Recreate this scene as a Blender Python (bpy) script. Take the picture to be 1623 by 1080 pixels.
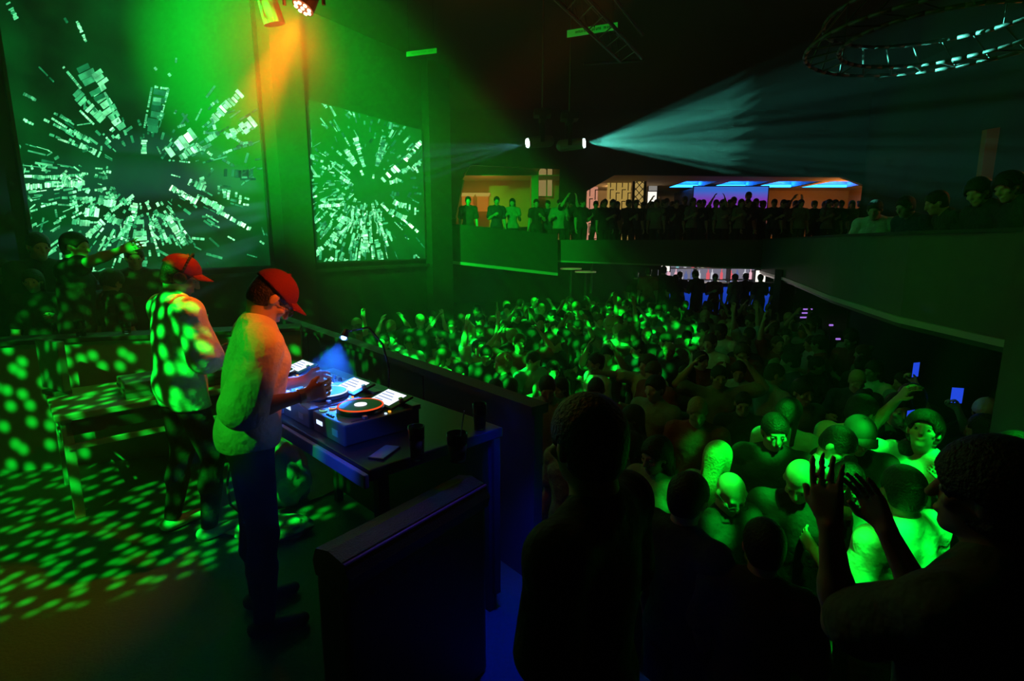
import bpy, bmesh, math, random
import numpy as np
from mathutils import Vector, Matrix, Euler

for o in list(bpy.data.objects): bpy.data.objects.remove(o)
SC = bpy.context.scene
COL = SC.collection
rnd = random.Random(7)
R = math.radians
# ------------------------------------------------------------------ camera
CAM = Vector((0, 0, 1.9)); TILT = R(10.3); FPX = 850.0
cd = bpy.data.cameras.new('camera'); cam = bpy.data.objects.new('camera', cd); COL.objects.link(cam)
cam.location = CAM; cam.rotation_euler = (R(90) - TILT, 0, 0)
cd.sensor_width = 36; cd.lens = FPX / 1623 * 36; cd.clip_start = .05; cd.clip_end = 200
SC.camera = cam
SC.view_settings.view_transform = 'Standard'; SC.view_settings.look = 'None'
SC.view_settings.exposure = 0; SC.view_settings.gamma = 1; SC.view_settings.use_curve_mapping = False
cy = SC.cycles
cy.max_bounces = 3; cy.diffuse_bounces = 1; cy.glossy_bounces = 2; cy.transmission_bounces = 3; cy.volume_bounces = 0
cy.transparent_max_bounces = 6; cy.use_denoising = True; cy.denoiser = 'OPENIMAGEDENOISE'; cy.sample_clamp_indirect = 3; cy.sample_clamp_direct = 30
cy.caustics_reflective = False; cy.caustics_refractive = False
cy.volume_step_rate = 4; cy.volume_max_steps = 64

def W(px, py, Y):
    """world point seen at photo pixel (px, py), Y metres in front of the camera along the floor"""
    a = (px - 811.5) / FPX; b = (py - 540) / FPX
    c, s = math.cos(TILT), math.sin(TILT)
    d = Vector((a, c - b * s, -s - b * c))
    return CAM + d * (Y / d.y)
def WZ(px, py, z):
    p = W(px, py, 1.0) - CAM
    return CAM + p * ((z - CAM.z) / p.z)

# ------------------------------------------------------------------ world
w = bpy.data.worlds.new('world'); SC.world = w; w.use_nodes = True
w.node_tree.nodes['Background'].inputs[0].default_value = (0.0, .004, .0005, 1)
w.node_tree.nodes['Background'].inputs[1].default_value = .3

# ------------------------------------------------------------------ lights
GREEN = (0.0, 1.0, .03)
def aim(o, target):
    d = Vector(target) - o.location
    o.rotation_euler = d.to_track_quat('-Z', 'Y').to_euler()
def spot(name, loc, target, power, color, angle, blend=.3, radius=.05, gobo=None):
    l = bpy.data.lights.new(name, 'SPOT'); l.energy = power; l.color = color
    l.spot_size = R(angle); l.spot_blend = blend; l.shadow_soft_size = radius
    o = bpy.data.objects.new(name, l); COL.objects.link(o); o.location = loc; aim(o, target)
    if gobo: gobo(l)
    return o
def point(name, loc, power, color, radius=.1):
    l = bpy.data.lights.new(name, 'POINT'); l.energy = power; l.color = color; l.shadow_soft_size = radius
    o = bpy.data.objects.new(name, l); COL.objects.link(o); o.location = loc
    return o
def gobo_dots(scale, size=.34, soft=.14, gain=4.0, rand=.75, stripes=None):
    """a glass pattern wheel in front of the lamp: dots, or stripes, by direction from the lamp"""
    def f(l):
        l.use_nodes = True; nt = l.node_tree; n = nt.nodes; lk = nt.links
        em = [x for x in n if x.type == 'EMISSION'][0]
        tc = n.new('ShaderNodeTexCoord'); sp = n.new('ShaderNodeSeparateXYZ'); lk.new(tc.outputs['Normal'], sp.inputs[0])
        dx = n.new('ShaderNodeMath'); dx.operation = 'DIVIDE'; lk.new(sp.outputs[0], dx.inputs[0]); lk.new(sp.outputs[2], dx.inputs[1])
        dy = n.new('ShaderNodeMath'); dy.operation = 'DIVIDE'; lk.new(sp.outputs[1], dy.inputs[0]); lk.new(sp.outputs[2], dy.inputs[1])
        cb = n.new('ShaderNodeCombineXYZ'); lk.new(dx.outputs[0], cb.inputs[0]); lk.new(dy.outputs[0], cb.inputs[1])
        mr = n.new('ShaderNodeMapRange'); mr.interpolation_type = 'SMOOTHSTEP'
        if stripes is None:
            v = n.new('ShaderNodeTexVoronoi'); v.voronoi_dimensions = '2D'; v.inputs['Scale'].default_value = scale
            v.inputs['Randomness'].default_value = rand
            lk.new(cb.outputs[0], v.inputs['Vector']); lk.new(v.outputs['Distance'], mr.inputs[0])
            mr.inputs[1].default_value = size + soft; mr.inputs[2].default_value = size - soft
        else:
            v = n.new('ShaderNodeTexNoise'); v.noise_dimensions = '1D'; v.inputs['Scale'].default_value = scale; v.inputs['Detail'].default_value = 2
            an = n.new('ShaderNodeMath'); an.operation = 'ADD'; lk.new(dx.outputs[0] if stripes == 'x' else dy.outputs[0], an.inputs[0]); an.inputs[1].default_value = 3.3
            lk.new(an.outputs[0], v.inputs['W']); lk.new(v.outputs[0], mr.inputs[0])
            mr.inputs[1].default_value = size - soft; mr.inputs[2].default_value = size + soft
        mr.inputs[3].default_value = 0.0; mr.inputs[4].default_value = gain
        lk.new(mr.outputs[0], em.inputs['Strength'])
    return f

LM = {}
# patterned green spot on the stage back corner
LM['stage_dots'] = spot('stage_pattern_light', (-3.2, -.2, 4.2), (-3.0, 4.25, .60), 1000, GREEN, 40, .15, .02, gobo_dots(46, .24, .13))
# patterned green spot on the middle of the dance floor
LM['floor_dots'] = spot('crowd_pattern_light', (-2.6, 2.6, 5.0), (.35, 9.2, -.2), 3800, GREEN, 36, .2, .03, gobo_dots(36, .23, .10, 6.0))
# green wash with soft dots on the right of the dance floor
LM['right_dots'] = spot('right_pattern_light', (1.9, 1.0, 5.2), (2.15, 3.15, .3), 2400, GREEN, 26, .35, .03, gobo_dots(20, .28, .16, 2.6))
LM['right_wash'] = spot('right_wash_light', (1.6, .8, 5.2), (2.2, 3.2, .3), 260, (.01, 1, .02), 24, .6, .05)
# unseen wide green fill, added to lift the dim crowd
LM['crowd_fill'] = spot('crowd_fill_light', (1.0, 3.5, 5.2), (2.4, 8.0, -.5), 20, GREEN, 80, .8, .3)
LM['balcony_wash'] = spot('balcony_wash_light', (1.2, 3.0, 4.8), (3.95, 5.2, 1.5), 40, GREEN, 28, .8, .2)
LM['left_fill'] = spot('parapet_fill_light', (-2.0, 5.5, 2.7), (-.9, 13.0, .7), 50, GREEN, 34, .8, .2)  # unseen fill added for the green haze tint on the left parapet
# DJ back light, green without pattern
LM['dj_green'] = spot('dj_back_light', (-3.2, .2, 3.6), (-1.2, 2.4, 1.2), 260, (.02, 1, .02), 11, .5, .05)
# strong green beams through the haze at the top left
LM['haze_a'] = spot('green_beam_light', (-2.5, 3.0, 5.3), (-.4, 13.2, 2.1), 5600, GREEN, 27, .8, .05)
LM['haze_b'] = spot('green_beam_light', (-2.4, 3.1, 5.4), (-3.3, 8.5, 4.0), 15000, GREEN, 42, .9, .05)
# orange-red LED can over the DJs
PAR = W(482, 8, 3.6)
PARD = (Vector((-2.0, 3.0, 1.5)) - PAR).normalized()
LM['par'] = spot('orange_can_light', PAR + PARD * .06, PAR + PARD, 400, (1, .12, .004), 30, 1.0, .03)
LM['par_glow'] = point('orange_halo_fill', PAR + PARD * .2, 12, (1, .12, .006), .04)  # point light added to build the orange halo in the haze
LM['par2'] = spot('orange_side_light', (.9, 2.0, 3.3), (-1.10, 2.5, 1.5), 330, (1, .13, .01), 13, .7, .05)
LM['red'] = spot('red_ceiling_light', (-.9, 6.3, 4.7), (-.75, 6.8, 5.5), 240, (1, .03, .0), 100, .9, .05)
LM['red2'] = spot('red_ceiling_light', (5.9, 7.2, 4.9), (6.0, 7.5, 5.5), 60, (1, .03, .0), 80, .9, .05)
# two moving heads at the edge of the upper level
MH1 = W(835, 227, 8.6); MH2 = W(927, 227, 8.6)
LM['mh2'] = spot('white_beam_light', MH2 + Vector((.05, -.02, -.0)), MH2 + Vector((3.0, -1.2, .10)), 5600, (.13, 1, .72), 38, .5, .015, gobo_dots(38, .58, .04, 3.0, stripes='y'))
LM['mh1'] = spot('white_beam_light', MH1 + Vector((-.05, -.02, -.02)), MH1 + Vector((-3.0, -.9, -.75)), 420, (.2, .7, .8), 26, .4, .02, gobo_dots(12, .5, .12, 2.0, stripes='y'))
# small blue lamp over the decks
LAMP = Vector((-.98, 3.08, 1.36))
LM['blue'] = spot('deck_lamp_light', LAMP + Vector((-.02, -.02, -.03)), (-1.03, 2.80, 1.05), 950, (.02, .15, 1), 70, .4, .02)
LM['blue2'] = spot('booth_blue_light', (-.95, 1.75, 1.6), (-.72, 2.25, .95), 16, (.02, .09, 1), 32, .6, .04)
LM['pad_blue'] = spot('pad_blue_fill', (-.05, 2.3, 1.9), (-.42, 1.95, .9), 5, (.12, .08, 1), 50, .8, .05)  # unseen spot added to colour the padded screen blue
LM['blue_floor'] = spot('floor_blue_fill', (-.02, 2.35, 1.3), (.0, 2.45, 0), 45, (.0, .02, 1), 60, 1.0, .05)  # unseen spot added for a blue patch on the stage floor
LM['blue_floor2'] = spot('floor_blue_fill', (.75, 1.9, 1.0), (.62, 1.7, -.2), 8, (.0, .02, 1), 50, .6, .05)  # second unseen spot, added for blue near the stage edge
l = bpy.data.lights.new('screen_glow_fill', 'AREA'); l.energy = 3; l.color = (.25, 1, .6); l.shape = 'RECTANGLE'; l.size = 2.6; l.size_y = 2.0  # area light added in front of the screen to boost its glow
o = bpy.data.objects.new('screen_glow_fill', l); COL.objects.link(o); o.location = (-4.35, 7.0, 2.7); aim(o, o.location + Vector((.858, -.514, 0)))
# rear rooms
LM['bar'] = point('bar_shelf_light', W(1130, 425, 16.2), 30, (1, .85, .75))
LM['room_warm'] = point('back_room_light', W(975, 296, 18.5), 60, (1, .62, .30))
LM['room_orange'] = point('orange_room_light', W(1330, 318, 17.5), 50, (1, .33, .06))
LM['room_left'] = point('left_room_light', W(770, 318, 15.9), 9, (1, .36, .08))
LM['blue_room'] = point('blue_room_light', W(1180, 305, 18.2), 30, (.1, .25, 1))
LM['orange_right'] = point('right_corner_light', (6.6, 6.4, 3.2), 8, (1, .22, .03))

# ------------------------------------------------------------------ materials
MATS = {}
def mat(name, color, rough=.6, metal=0, emit=None, strength=1, bump=0, bscale=40, var=0, spec=.5, alpha=1, trans=0, sheen=0):
    if name in MATS: return MATS[name]
    m = bpy.data.materials.new(name); m.use_nodes = True; nt = m.node_tree; b = nt.nodes['Principled BSDF']
    b.inputs['Base Color'].default_value = (*color, 1); b.inputs['Roughness'].default_value = rough
    b.inputs['Metallic'].default_value = metal; b.inputs['Specular IOR Level'].default_value = spec
    if trans: b.inputs['Transmission Weight'].default_value = trans
    if emit: b.inputs['Emission Color'].default_value = (*emit, 1); b.inputs['Emission Strength'].default_value = strength
    if var or bump:
        tc = nt.nodes.new('ShaderNodeTexCoord'); no = nt.nodes.new('ShaderNodeTexNoise'); no.inputs['Scale'].default_value = bscale
        no.inputs['Detail'].default_value = 4; nt.links.new(tc.outputs['Object'], no.inputs['Vector'])
        if var:
            mx = nt.nodes.new('ShaderNodeMix'); mx.data_type = 'RGBA'
            mx.inputs[6].default_value = (*[c * (1 - var) for c in color], 1); mx.inputs[7].default_value = (*[min(1, c * (1 + var)) for c in color], 1)
            nt.links.new(no.outputs[0], mx.inputs[0]); nt.links.new(mx.outputs[2], b.inputs['Base Color'])
        if bump:
            bp = nt.nodes.new('ShaderNodeBump'); bp.inputs['Strength'].default_value = bump; bp.inputs['Distance'].default_value = .06 if bscale < 8 else .02
            nt.links.new(no.outputs[0], bp.inputs['Height']); nt.links.new(bp.outputs[0], b.inputs['Normal'])
    MATS[name] = m; return m
def emi(name, color, strength=1):
    if name in MATS: return MATS[name]
    m = bpy.data.materials.new(name); m.use_nodes = True; nt = m.node_tree; nt.nodes.clear()
    e = nt.nodes.new('ShaderNodeEmission'); o = nt.nodes.new('ShaderNodeOutputMaterial')
    e.inputs[0].default_value = (*color, 1); e.inputs[1].default_value = strength; nt.links.new(e.outputs[0], o.inputs[0])
    MATS[name] = m; return m
M_black = mat('black_paint', (.02, .02, .02), .6, bump=.1, bscale=30, var=.3)
M_wall = mat('dark_wall_paint', (.016, .016, .016), .85, bump=.15, bscale=12, var=.3)
M_ceil = mat('black_ceiling_paint', (.03, .03, .03), .9)
M_floor = mat("dark_stage_floor", (.035, .15, .12), .5, bump=.25, bscale=60, var=.25)
M_dfloor = mat('dance_floor_boards', (.05, .05, .05), .4, bump=.1, bscale=8)
M_lowwall = mat('low_wall_panel', (.34, .34, .33), .6, bump=.1, bscale=9, var=.2)
M_parapet = mat('parapet_plaster', (.13, .13, .13), .8, bump=.1, bscale=6, var=.15)
M_trim = mat('pale_trim', (.5, .5, .5), .6)
M_metal = mat('dull_aluminium', (.10, .10, .10), .5, .4)
M_plastic = mat('black_plastic', (.03, .03, .032), .35)
M_gear = mat('deck_plastic', (.16, .16, .18), .3)
M_leather = mat('black_leather', (.03, .03, .04), .32, bump=.3, bscale=160)
M_table = mat('grey_table_top', (.45, .45, .45), .4, var=.15, bscale=20)
M_glass = mat('clear_glass', (.9, .95, .95), .05, trans=1, spec=.5)
M_skin = mat('skin', (.62, .42, .33), .5, var=.08, bscale=14)
M_hair_d = mat('dark_hair', (.012, .010, .009), .5, bump=.6, bscale=90)
M_hair_l = mat('fair_hair', (.5, .38, .2), .45, bump=.6, bscale=70)
M_cap = mat('red_cap_cloth', (.34, .02, .02), .85, bump=.2, bscale=120)
M_cap_d = mat('dark_red_cap_cloth', (.20, .012, .02), .85, bump=.2, bscale=120)
def cloth(name, c): return mat(name, c, .85, bump=1.0, bscale=5.5, var=.06)
M_white = cloth('white_cotton', (.78, .78, .76)); M_black_c = cloth('black_cotton', (.025, .025, .03))
M_grey_c = cloth('grey_cotton', (.3, .3, .3)); M_navy = cloth('navy_cotton', (.03, .04, .1)); M_red_c = cloth('red_cotton', (.35, .05, .05))
M_blue_c = cloth('pale_blue_cotton', (.4, .5, .62)); M_jeans = cloth('denim', (.07, .09, .15)); M_dark_tr = cloth('dark_trouser_cloth', (.02, .02, .022))
M_pattern = cloth('patterned_cotton', (.12, .12, .12))
M_shoe = mat('shoe_leather', (.05, .05, .05), .5); M_shoe_w = mat('white_shoe_leather', (.7, .7, .7), .5)
M_warm = mat('cream_wall_paint', (.62, .48, .28), .8, var=.1, bscale=3)
M_orange = mat('orange_wall_paint', (.6, .32, .12), .8, var=.15, bscale=2)

# ------------------------------------------------------------------ helpers
def tagit(o, label=None, cat=None, group=None, kind=None):
    if label: o['label'] = label
    if cat: o['category'] = cat
    if group: o['group'] = group
    if kind: o['kind'] = kind
    return o
def link_mesh(name, me, m=None, parent=None, loc=None):
    o = bpy.data.objects.new(name, me); COL.objects.link(o)
    if m is not None and not me.materials: me.materials.append(m)
    if parent is not None: o.parent = parent
    if loc is not None: o.location = loc
    return o
def empty(name, loc=(0, 0, 0), rz=0, label=None, cat=None, group=None, kind=None):
    o = bpy.data.objects.new(name, None); COL.objects.link(o); o.location = loc; o.rotation_euler = (0, 0, rz); o.empty_display_size = .1
    return tagit(o, label, cat, group, kind)
class MB:
    """collects simple shapes into one mesh"""
    def __init__(s): s.bm = bmesh.new()
    def box(s, lo, hi, bev=0, M=None):
        lo = Vector(lo); hi = Vector(hi)
        r = bmesh.ops.create_cube(s.bm, size=1); vs = r['verts']
        for v in vs: v.co = Vector(((lo[i] + hi[i]) / 2 + v.co[i] * (hi[i] - lo[i]) for i in range(3)))
        if bev > 0:
            es = list({e for v in vs for e in v.link_edges})
            rr = bmesh.ops.bevel(s.bm, geom=es, offset=bev, segments=2, affect='EDGES', profile=.6)
            vs = list({v for f in rr['faces'] for v in f.verts} | {v for v in vs if v.is_valid})
        if M is not None:
            for v in vs: v.co = M @ v.co
        return s
    def cyl(s, a, b, r1, r2=None, seg=16, caps=True):
        a = Vector(a); b = Vector(b); r2 = r1 if r2 is None else r2
        d = b - a; q = d.to_track_quat('Z', 'Y').to_matrix().to_4x4()
        rr = bmesh.ops.create_cone(s.bm, cap_ends=caps, segments=seg, radius1=r1, radius2=max(r2, 1e-5), depth=d.length)
        M = Matrix.Translation((a + b) / 2) @ q
        for v in rr['verts']: v.co = M @ v.co
        return s
    def tube(s, pts, r, seg=8):
        for a, b in zip(pts, pts[1:]): s.cyl(a, b, r, r, seg)
        return s
    def sphere(s, c, r, seg=16, sc=(1, 1, 1)):
        rr = bmesh.ops.create_uvsphere(s.bm, u_segments=seg, v_segments=seg // 2 + 2, radius=r)
        for v in rr['verts']: v.co = Vector(c) + Vector((v.co[i] * sc[i] for i in range(3)))
        return s
    def prism(s, pts, vec):
        """closed polygon extruded along vec"""
        vec = Vector(vec); a = [s.bm.verts.new(Vector(p)) for p in pts]; b = [s.bm.verts.new(Vector(p) + vec) for p in pts]
        s.bm.faces.new(a); s.bm.faces.new(b[::-1])
        for i in range(len(a)):
            j = (i + 1) % len(a); s.bm.faces.new((a[j], a[i], b[i], b[j]))
        return s
    def lathe(s, prof, c=(0, 0, 0), seg=24, M=None):
        rings = []
        for r, z in prof:
            rings.append([s.bm.verts.new(Vector((c[0] + r * math.cos(t * 2 * math.pi / seg), c[1] + r * math.sin(t * 2 * math.pi / seg), c[2] + z))) for t in range(seg)])
        for A, B in zip(rings, rings[1:]):
            for i in range(seg):
                j = (i + 1) % seg; s.bm.faces.new((A[i], A[j], B[j], B[i]))
        s.bm.faces.new(rings[0][::-1]); s.bm.faces.new(rings[-1])
        if M is not None:
            for rg in rings:
                for v in rg: v.co = M @ v.co
        return s
    def build(s, name, m, parent=None, smooth=False, loc=None, recalc=True):
        if recalc: bmesh.ops.recalc_face_normals(s.bm, faces=s.bm.faces)
        me = bpy.data.meshes.new(name); s.bm.to_mesh(me); s.bm.free()
        if smooth:
            for p in me.polygons: p.use_smooth = True
        return link_mesh(name, me, m, parent, loc)
def struct(name, mb, m, parent=None):
    o = mb.build(name, m, parent); 
    if parent is None: o['kind'] = 'structure'
    return o
def copy_tree(o, parent=None):
    c = o.copy(); COL.objects.link(c)
    if parent is not None: c.parent = parent
    for ch in o.children: copy_tree(ch, c)
    return c
def ordinal(n):
    L = ['first', 'second', 'third', 'fourth', 'fifth', 'sixth', 'seventh', 'eighth', 'ninth', 'tenth', 'eleventh', 'twelfth', 'thirteenth', 'fourteenth', 'fifteenth', 'sixteenth', 'seventeenth', 'eighteenth', 'nineteenth', 'twentieth', 'twenty-first', 'twenty-second', 'twenty-third', 'twenty-fourth', 'twenty-fifth', 'twenty-sixth', 'twenty-seventh', 'twenty-eighth', 'twenty-ninth', 'thirtieth']
    return L[n] if n < len(L) else 'last'

# ------------------------------------------------------------------ room shell
FZ = -1.2       # dance floor
SU = Vector((.70, -.714, 0)); SV = Vector((.714, .70, 0))      # along the DJ table, and away from the DJs
# stage floor (top at z = 0): outline seen from above
B0 = Vector((-3.6, 7.35, 0)); B1 = Vector((.15, 2.75, 0))       # line of the stage front barrier
mb = MB(); mb.prism([(-9, -3, 0), (4.2, -3, 0), (4.2, 1.75, 0), (.75, 1.85, 0), B1, B0, (-9, 7.35, 0)], (0, 0, -.12))
struct('floor', mb, M_floor)
mb = MB(); mb.prism([(-9, -3, -.14), (4.1, -3, -.14), (4.1, 1.65, -.14), (.7, 1.75, -.14), B1 + Vector((-.08, -.08, -.14)), B0 + Vector((-.08, -.08, -.14)), (-9, 7.25, -.14)], (0, 0, FZ + .14))
struct('stage_base', mb, M_black)
mb = MB(); mb.box((-10, -3, FZ - .1), (10, 14, FZ)); struct('dance_floor', mb, M_dfloor)
mb = MB(); mb.box((-10, 13.4, FZ + .001), (13, 22, -.4)); struct('bar_floor', mb, M_dfloor)
mb = MB(); mb.box((-10, -3, 5.5), (13, 22, 5.6)); struct('ceiling', mb, M_ceil)
mb = MB(); mb.box((-9.4, -3.1, FZ), (9.2, -3, 5.5)); struct('wall_rear', mb, M_wall)
mb = MB(); mb.box((-9.1, -3, FZ), (-9, 22, 5.5)); struct('wall_left', mb, M_wall)
mb = MB(); mb.box((8.2, -3, FZ), (8.3, 13.0, 5.5)); struct('wall_right', mb, M_wall)
mb = MB(); mb.box((8.2, 12.9, FZ), (13, 13, 5.5)); struct('wall_return', mb, M_wall)
mb = MB(); mb.box((-9, 21, FZ), (13, 21.1, 5.5)); struct('wall_back', mb, M_wall)
# the wall that carries the two projection screens
WA = Vector((-5.25, 5.8, 0)); WD = Vector((.514, .858, 0)).normalized(); WN = Vector((.858, -.514, 0)).normalized()
def wall_pt(s, z, off=0): return WA + WD * s + Vector((0, 0, z)) + WN * off
mb = MB(); mb.prism([wall_pt(-4.5, FZ), wall_pt(7.4, FZ), wall_pt(7.4, FZ, -.2), wall_pt(-4.5, FZ, -.2)], (0, 0, 5.5 - FZ)); struct('wall_screens', mb, M_wall)
def on_wall(px, py, off=0):
    """photo pixel -> (s, z) on the screen wall"""
    d = W(px, py, 1) - CAM; p0 = WA + WN * off
    t = (p0 - CAM).dot(WN) / d.dot(WN); p = CAM + d * t
    return (p - WA).dot(WD), p.z
s1a, _ = on_wall(37, 300); s1b, _ = on_wall(416, 300); s2a, _ = on_wall(491, 300); s2b, _ = on_wall(668, 300)
mb = MB(); q0, q1 = on_wall(424, 300)[0] + .03, on_wall(480, 300)[0]
mb.prism([wall_pt(q0, FZ), wall_pt(q1, FZ), wall_pt(q1 - .03, FZ, .22), wall_pt(q0 + .03, FZ, .22)], (0, 0, 5.5 - FZ)); struct('pillar', mb, mat('brown_pillar_paint', (.05, .03, .022), .8, var=.2, bscale=5))
q2 = on_wall(672, 300)[0]
mb = MB(); mb.prism([wall_pt(q2, FZ), wall_pt(q2 + .7, FZ), wall_pt(q2 + .7, FZ, .18), wall_pt(q2, FZ, .18)], (0, 0, 5.5 - FZ)); struct('pillar', mb, M_wall)
mb = MB(); mb.prism([wall_pt(-4.4, 1.42), wall_pt(q1 + 3.2, 1.42), wall_pt(q1 + 3.2, 1.42, .1), wall_pt(-4.4, 1.42, .1)], (0, 0, .05)); struct('trim_1', mb, M_black)

# ------------------------------------------------------------------ projection screens
def vcol_mat():
    m = bpy.data.materials.new('projected_light'); m.use_nodes = True; nt = m.node_tree; nt.nodes.clear()
    a = nt.nodes.new('ShaderNodeAttribute'); a.attribute_name = 'Col'; e = nt.nodes.new('ShaderNodeEmission'); o = nt.nodes.new('ShaderNodeOutputMaterial')
    no = nt.nodes.new('ShaderNodeTexNoise'); no.inputs['Scale'].default_value = 9; no.inputs['Detail'].default_value = 5; tc = nt.nodes.new('ShaderNodeTexCoord')
    mr = nt.nodes.new('ShaderNodeMapRange'); mr.inputs[1].default_value = .35; mr.inputs[2].default_value = .6; mr.inputs[3].default_value = 1.4; mr.inputs[4].default_value = 3.2
    nt.links.new(tc.outputs['Object'], no.inputs['Vector']); nt.links.new(no.outputs[0], mr.inputs[0]); nt.links.new(mr.outputs[0], e.inputs[1])
    nt.links.new(a.outputs['Color'], e.inputs[0]); nt.links.new(e.outputs[0], o.inputs[0]); return m
M_proj = vcol_mat()
def screen_base_mat(c):
    m = mat('screen_cloth', (.02, .04, .03), .8); nt = m.node_tree; b = nt.nodes['Principled BSDF']
    tc = nt.nodes.new('ShaderNodeTexCoord'); no = nt.nodes.new('ShaderNodeTexNoise'); no.inputs['Scale'].default_value = 1.6; no.inputs['Detail'].default_value = 3
    cr = nt.nodes.new('ShaderNodeValToRGB'); cr.color_ramp.elements[0].position = .3; cr.color_ramp.elements[0].color = (.0, .012, .003, 1)
    cr.color_ramp.elements[1].position = .75; cr.color_ramp.elements[1].color = (.0, .09, .012, 1)
    nt.links.new(tc.outputs['Object'], no.inputs['Vector']); nt.links.new(no.outputs[0], cr.inputs[0]); nt.links.new(cr.outputs[0], b.inputs['Emission Color'])
    b.inputs['Emission Strength'].default_value = 1; return m
M_scr = screen_base_mat((.1,))
def clip_st(s, z, b): return min(max(s, b[0]), b[1]), min(max(z, b[2]), b[3])
def make_screen(label, sa, sb, za, zb, blades, zoom, ox, oy, centre, seed, soft_top):
    root = empty('projection_screen', wall_pt((sa + sb) / 2, za), 0, label, 'screen', 'projection screens on the stage wall')
    rr = random.Random(seed); inv = root.location
    mb = MB(); mb.prism([wall_pt(sa, za, .01) - inv, wall_pt(sb, za, .01) - inv, wall_pt(sb, za, .045) - inv, wall_pt(sa, za, .045) - inv], (0, 0, zb - za)); mb.build('screen_cloth', M_scr, root)
    mb = MB()
    for a, b_, c, d in ((sa - .03, sa, za - .03, zb), (sb, sb + .03, za - .03, zb), (sa, sb, za - .03, za)):
        mb.prism([wall_pt(a, c, .0) - inv, wall_pt(b_, c, .0) - inv, wall_pt(b_, c, .06) - inv, wall_pt(a, c, .06) - inv], (0, 0, d - c))
    mb.build('frame', M_black, root)
    verts, faces, cols = [], [], []
    bd = (sa + .01, sb - .01, za + .01, zb - .01)
    lay = [0]
    def quad(P, col):
        off = .047 + .0004 * (lay[0] % 12); lay[0] += 1
        q = []
        for (x, y) in P:
            s, z = on_wall(x, y, .045); q.append(clip_st(s, z, bd))
        a = abs(sum(q[i][0] * q[(i + 1) % 4][1] - q[(i + 1) % 4][0] * q[i][1] for i in range(4)))
        if a < 1e-5: return
        k = len(verts)
        for s, z in q: verts.append(wall_pt(s, z, off) - inv)
        faces.append((k, k + 1, k + 2, k + 3)); cols.append(col)
    def blade(x1, y1, x2, y2, w, br, seg=None):
        L = math.hypot(x2 - x1, y2 - y1); dx, dy = (x2 - x1) / L, (y2 - y1) / L; nx, ny = -dy, dx
        w1, w2 = w if isinstance(w, tuple) else (w, w)
        n = seg or max(1, int(L / max(3.2, .35 * max(w1, w2))))
        for i in range(n):
            if rr.random() < .10 and n > 3: continue
            t0 = i / n; t1 = (i + rr.uniform(.72, 1.0)) / n
            a = (w1 + (w2 - w1) * t0) / 2; b_ = (w1 + (w2 - w1) * t1) / 2
            lo, hi = -1, 1
            if max(a, b_) > 2.2:
                lo = rr.uniform(-1.05, -.55); hi = rr.uniform(.55, 1.05)
            c = br * rr.uniform(.55, 1.1); cold = .22 + .5 * c
            P = [(x1 + dx * L * t + nx * ww * e, y1 + dy * L * t + ny * ww * e) for (t, ww, e) in ((t0, a, lo), (t1, b_, lo), (t1, b_, hi), (t0, a, hi))]
            g = c ** 1.6
            quad(P, (.36 * g * g, .95 * g, .45 * g * (.5 + .5 * c), 1))
    for (x1, y1, x2, y2, wd, br) in blades:
        k = 1 / zoom; kw_ = k * (1.2 if max(wd if isinstance(wd, tuple) else (wd,)) > 15 else 1); ww = tuple(v * kw_ for v in wd) if isinstance(wd, tuple) else wd * kw_
        blade(ox + x1 * k, oy + y1 * k, ox + x2 * k, oy + y2 * k, ww, br)
    cx, cy_, sx, sy = centre
    for a0, a1, r0, r1, n, bm_ in ((95, 200, 48, 215, 210, .72), (55, 120, 42, 140, 100, .75), (205, 255, 60, 170, 34, .5), (-62, -20, 45, 190, 46, .55), (18, 60, 45, 230, 20, .38), (-20, 18, 60, 190, 22, .4), (255, 300, 55, 150, 14, .4)):
        for i in range(n):
            a = R(rr.uniform(a0, a1)); r = rr.uniform(r0, r1); L = rr.uniform(5, 20) * (r / 120 + .3)
            tw = rr.uniform(-.0, .0) if rr.random() < .7 else rr.uniform(-1.2, 1.2)
            x, y = cx + math.cos(a) * r * sx, cy_ + math.sin(a) * r * sy
            if not (0 <= 1): continue
            blade(x, y, x + math.cos(a + tw) * L * sx, y + math.sin(a + tw) * L * sy, rr.uniform(1.2, 5.5) * min(1, sx + .25), bm_ * rr.uniform(.5, 1.25), seg=rr.choice((1, 2, 3)))
    me = bpy.data.meshes.new('projected_picture'); me.from_pydata([tuple(v) for v in verts], [], faces)
    ca = me.color_attributes.new('Col', 'FLOAT_COLOR', 'CORNER')
    ca.data.foreach_set('color', [x for c in cols for _ in range(4) for x in c])
    o = link_mesh('projected_picture', me, M_proj, root); o['label'] = 'mint white burst of city blocks flying outwards'
    return root
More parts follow.
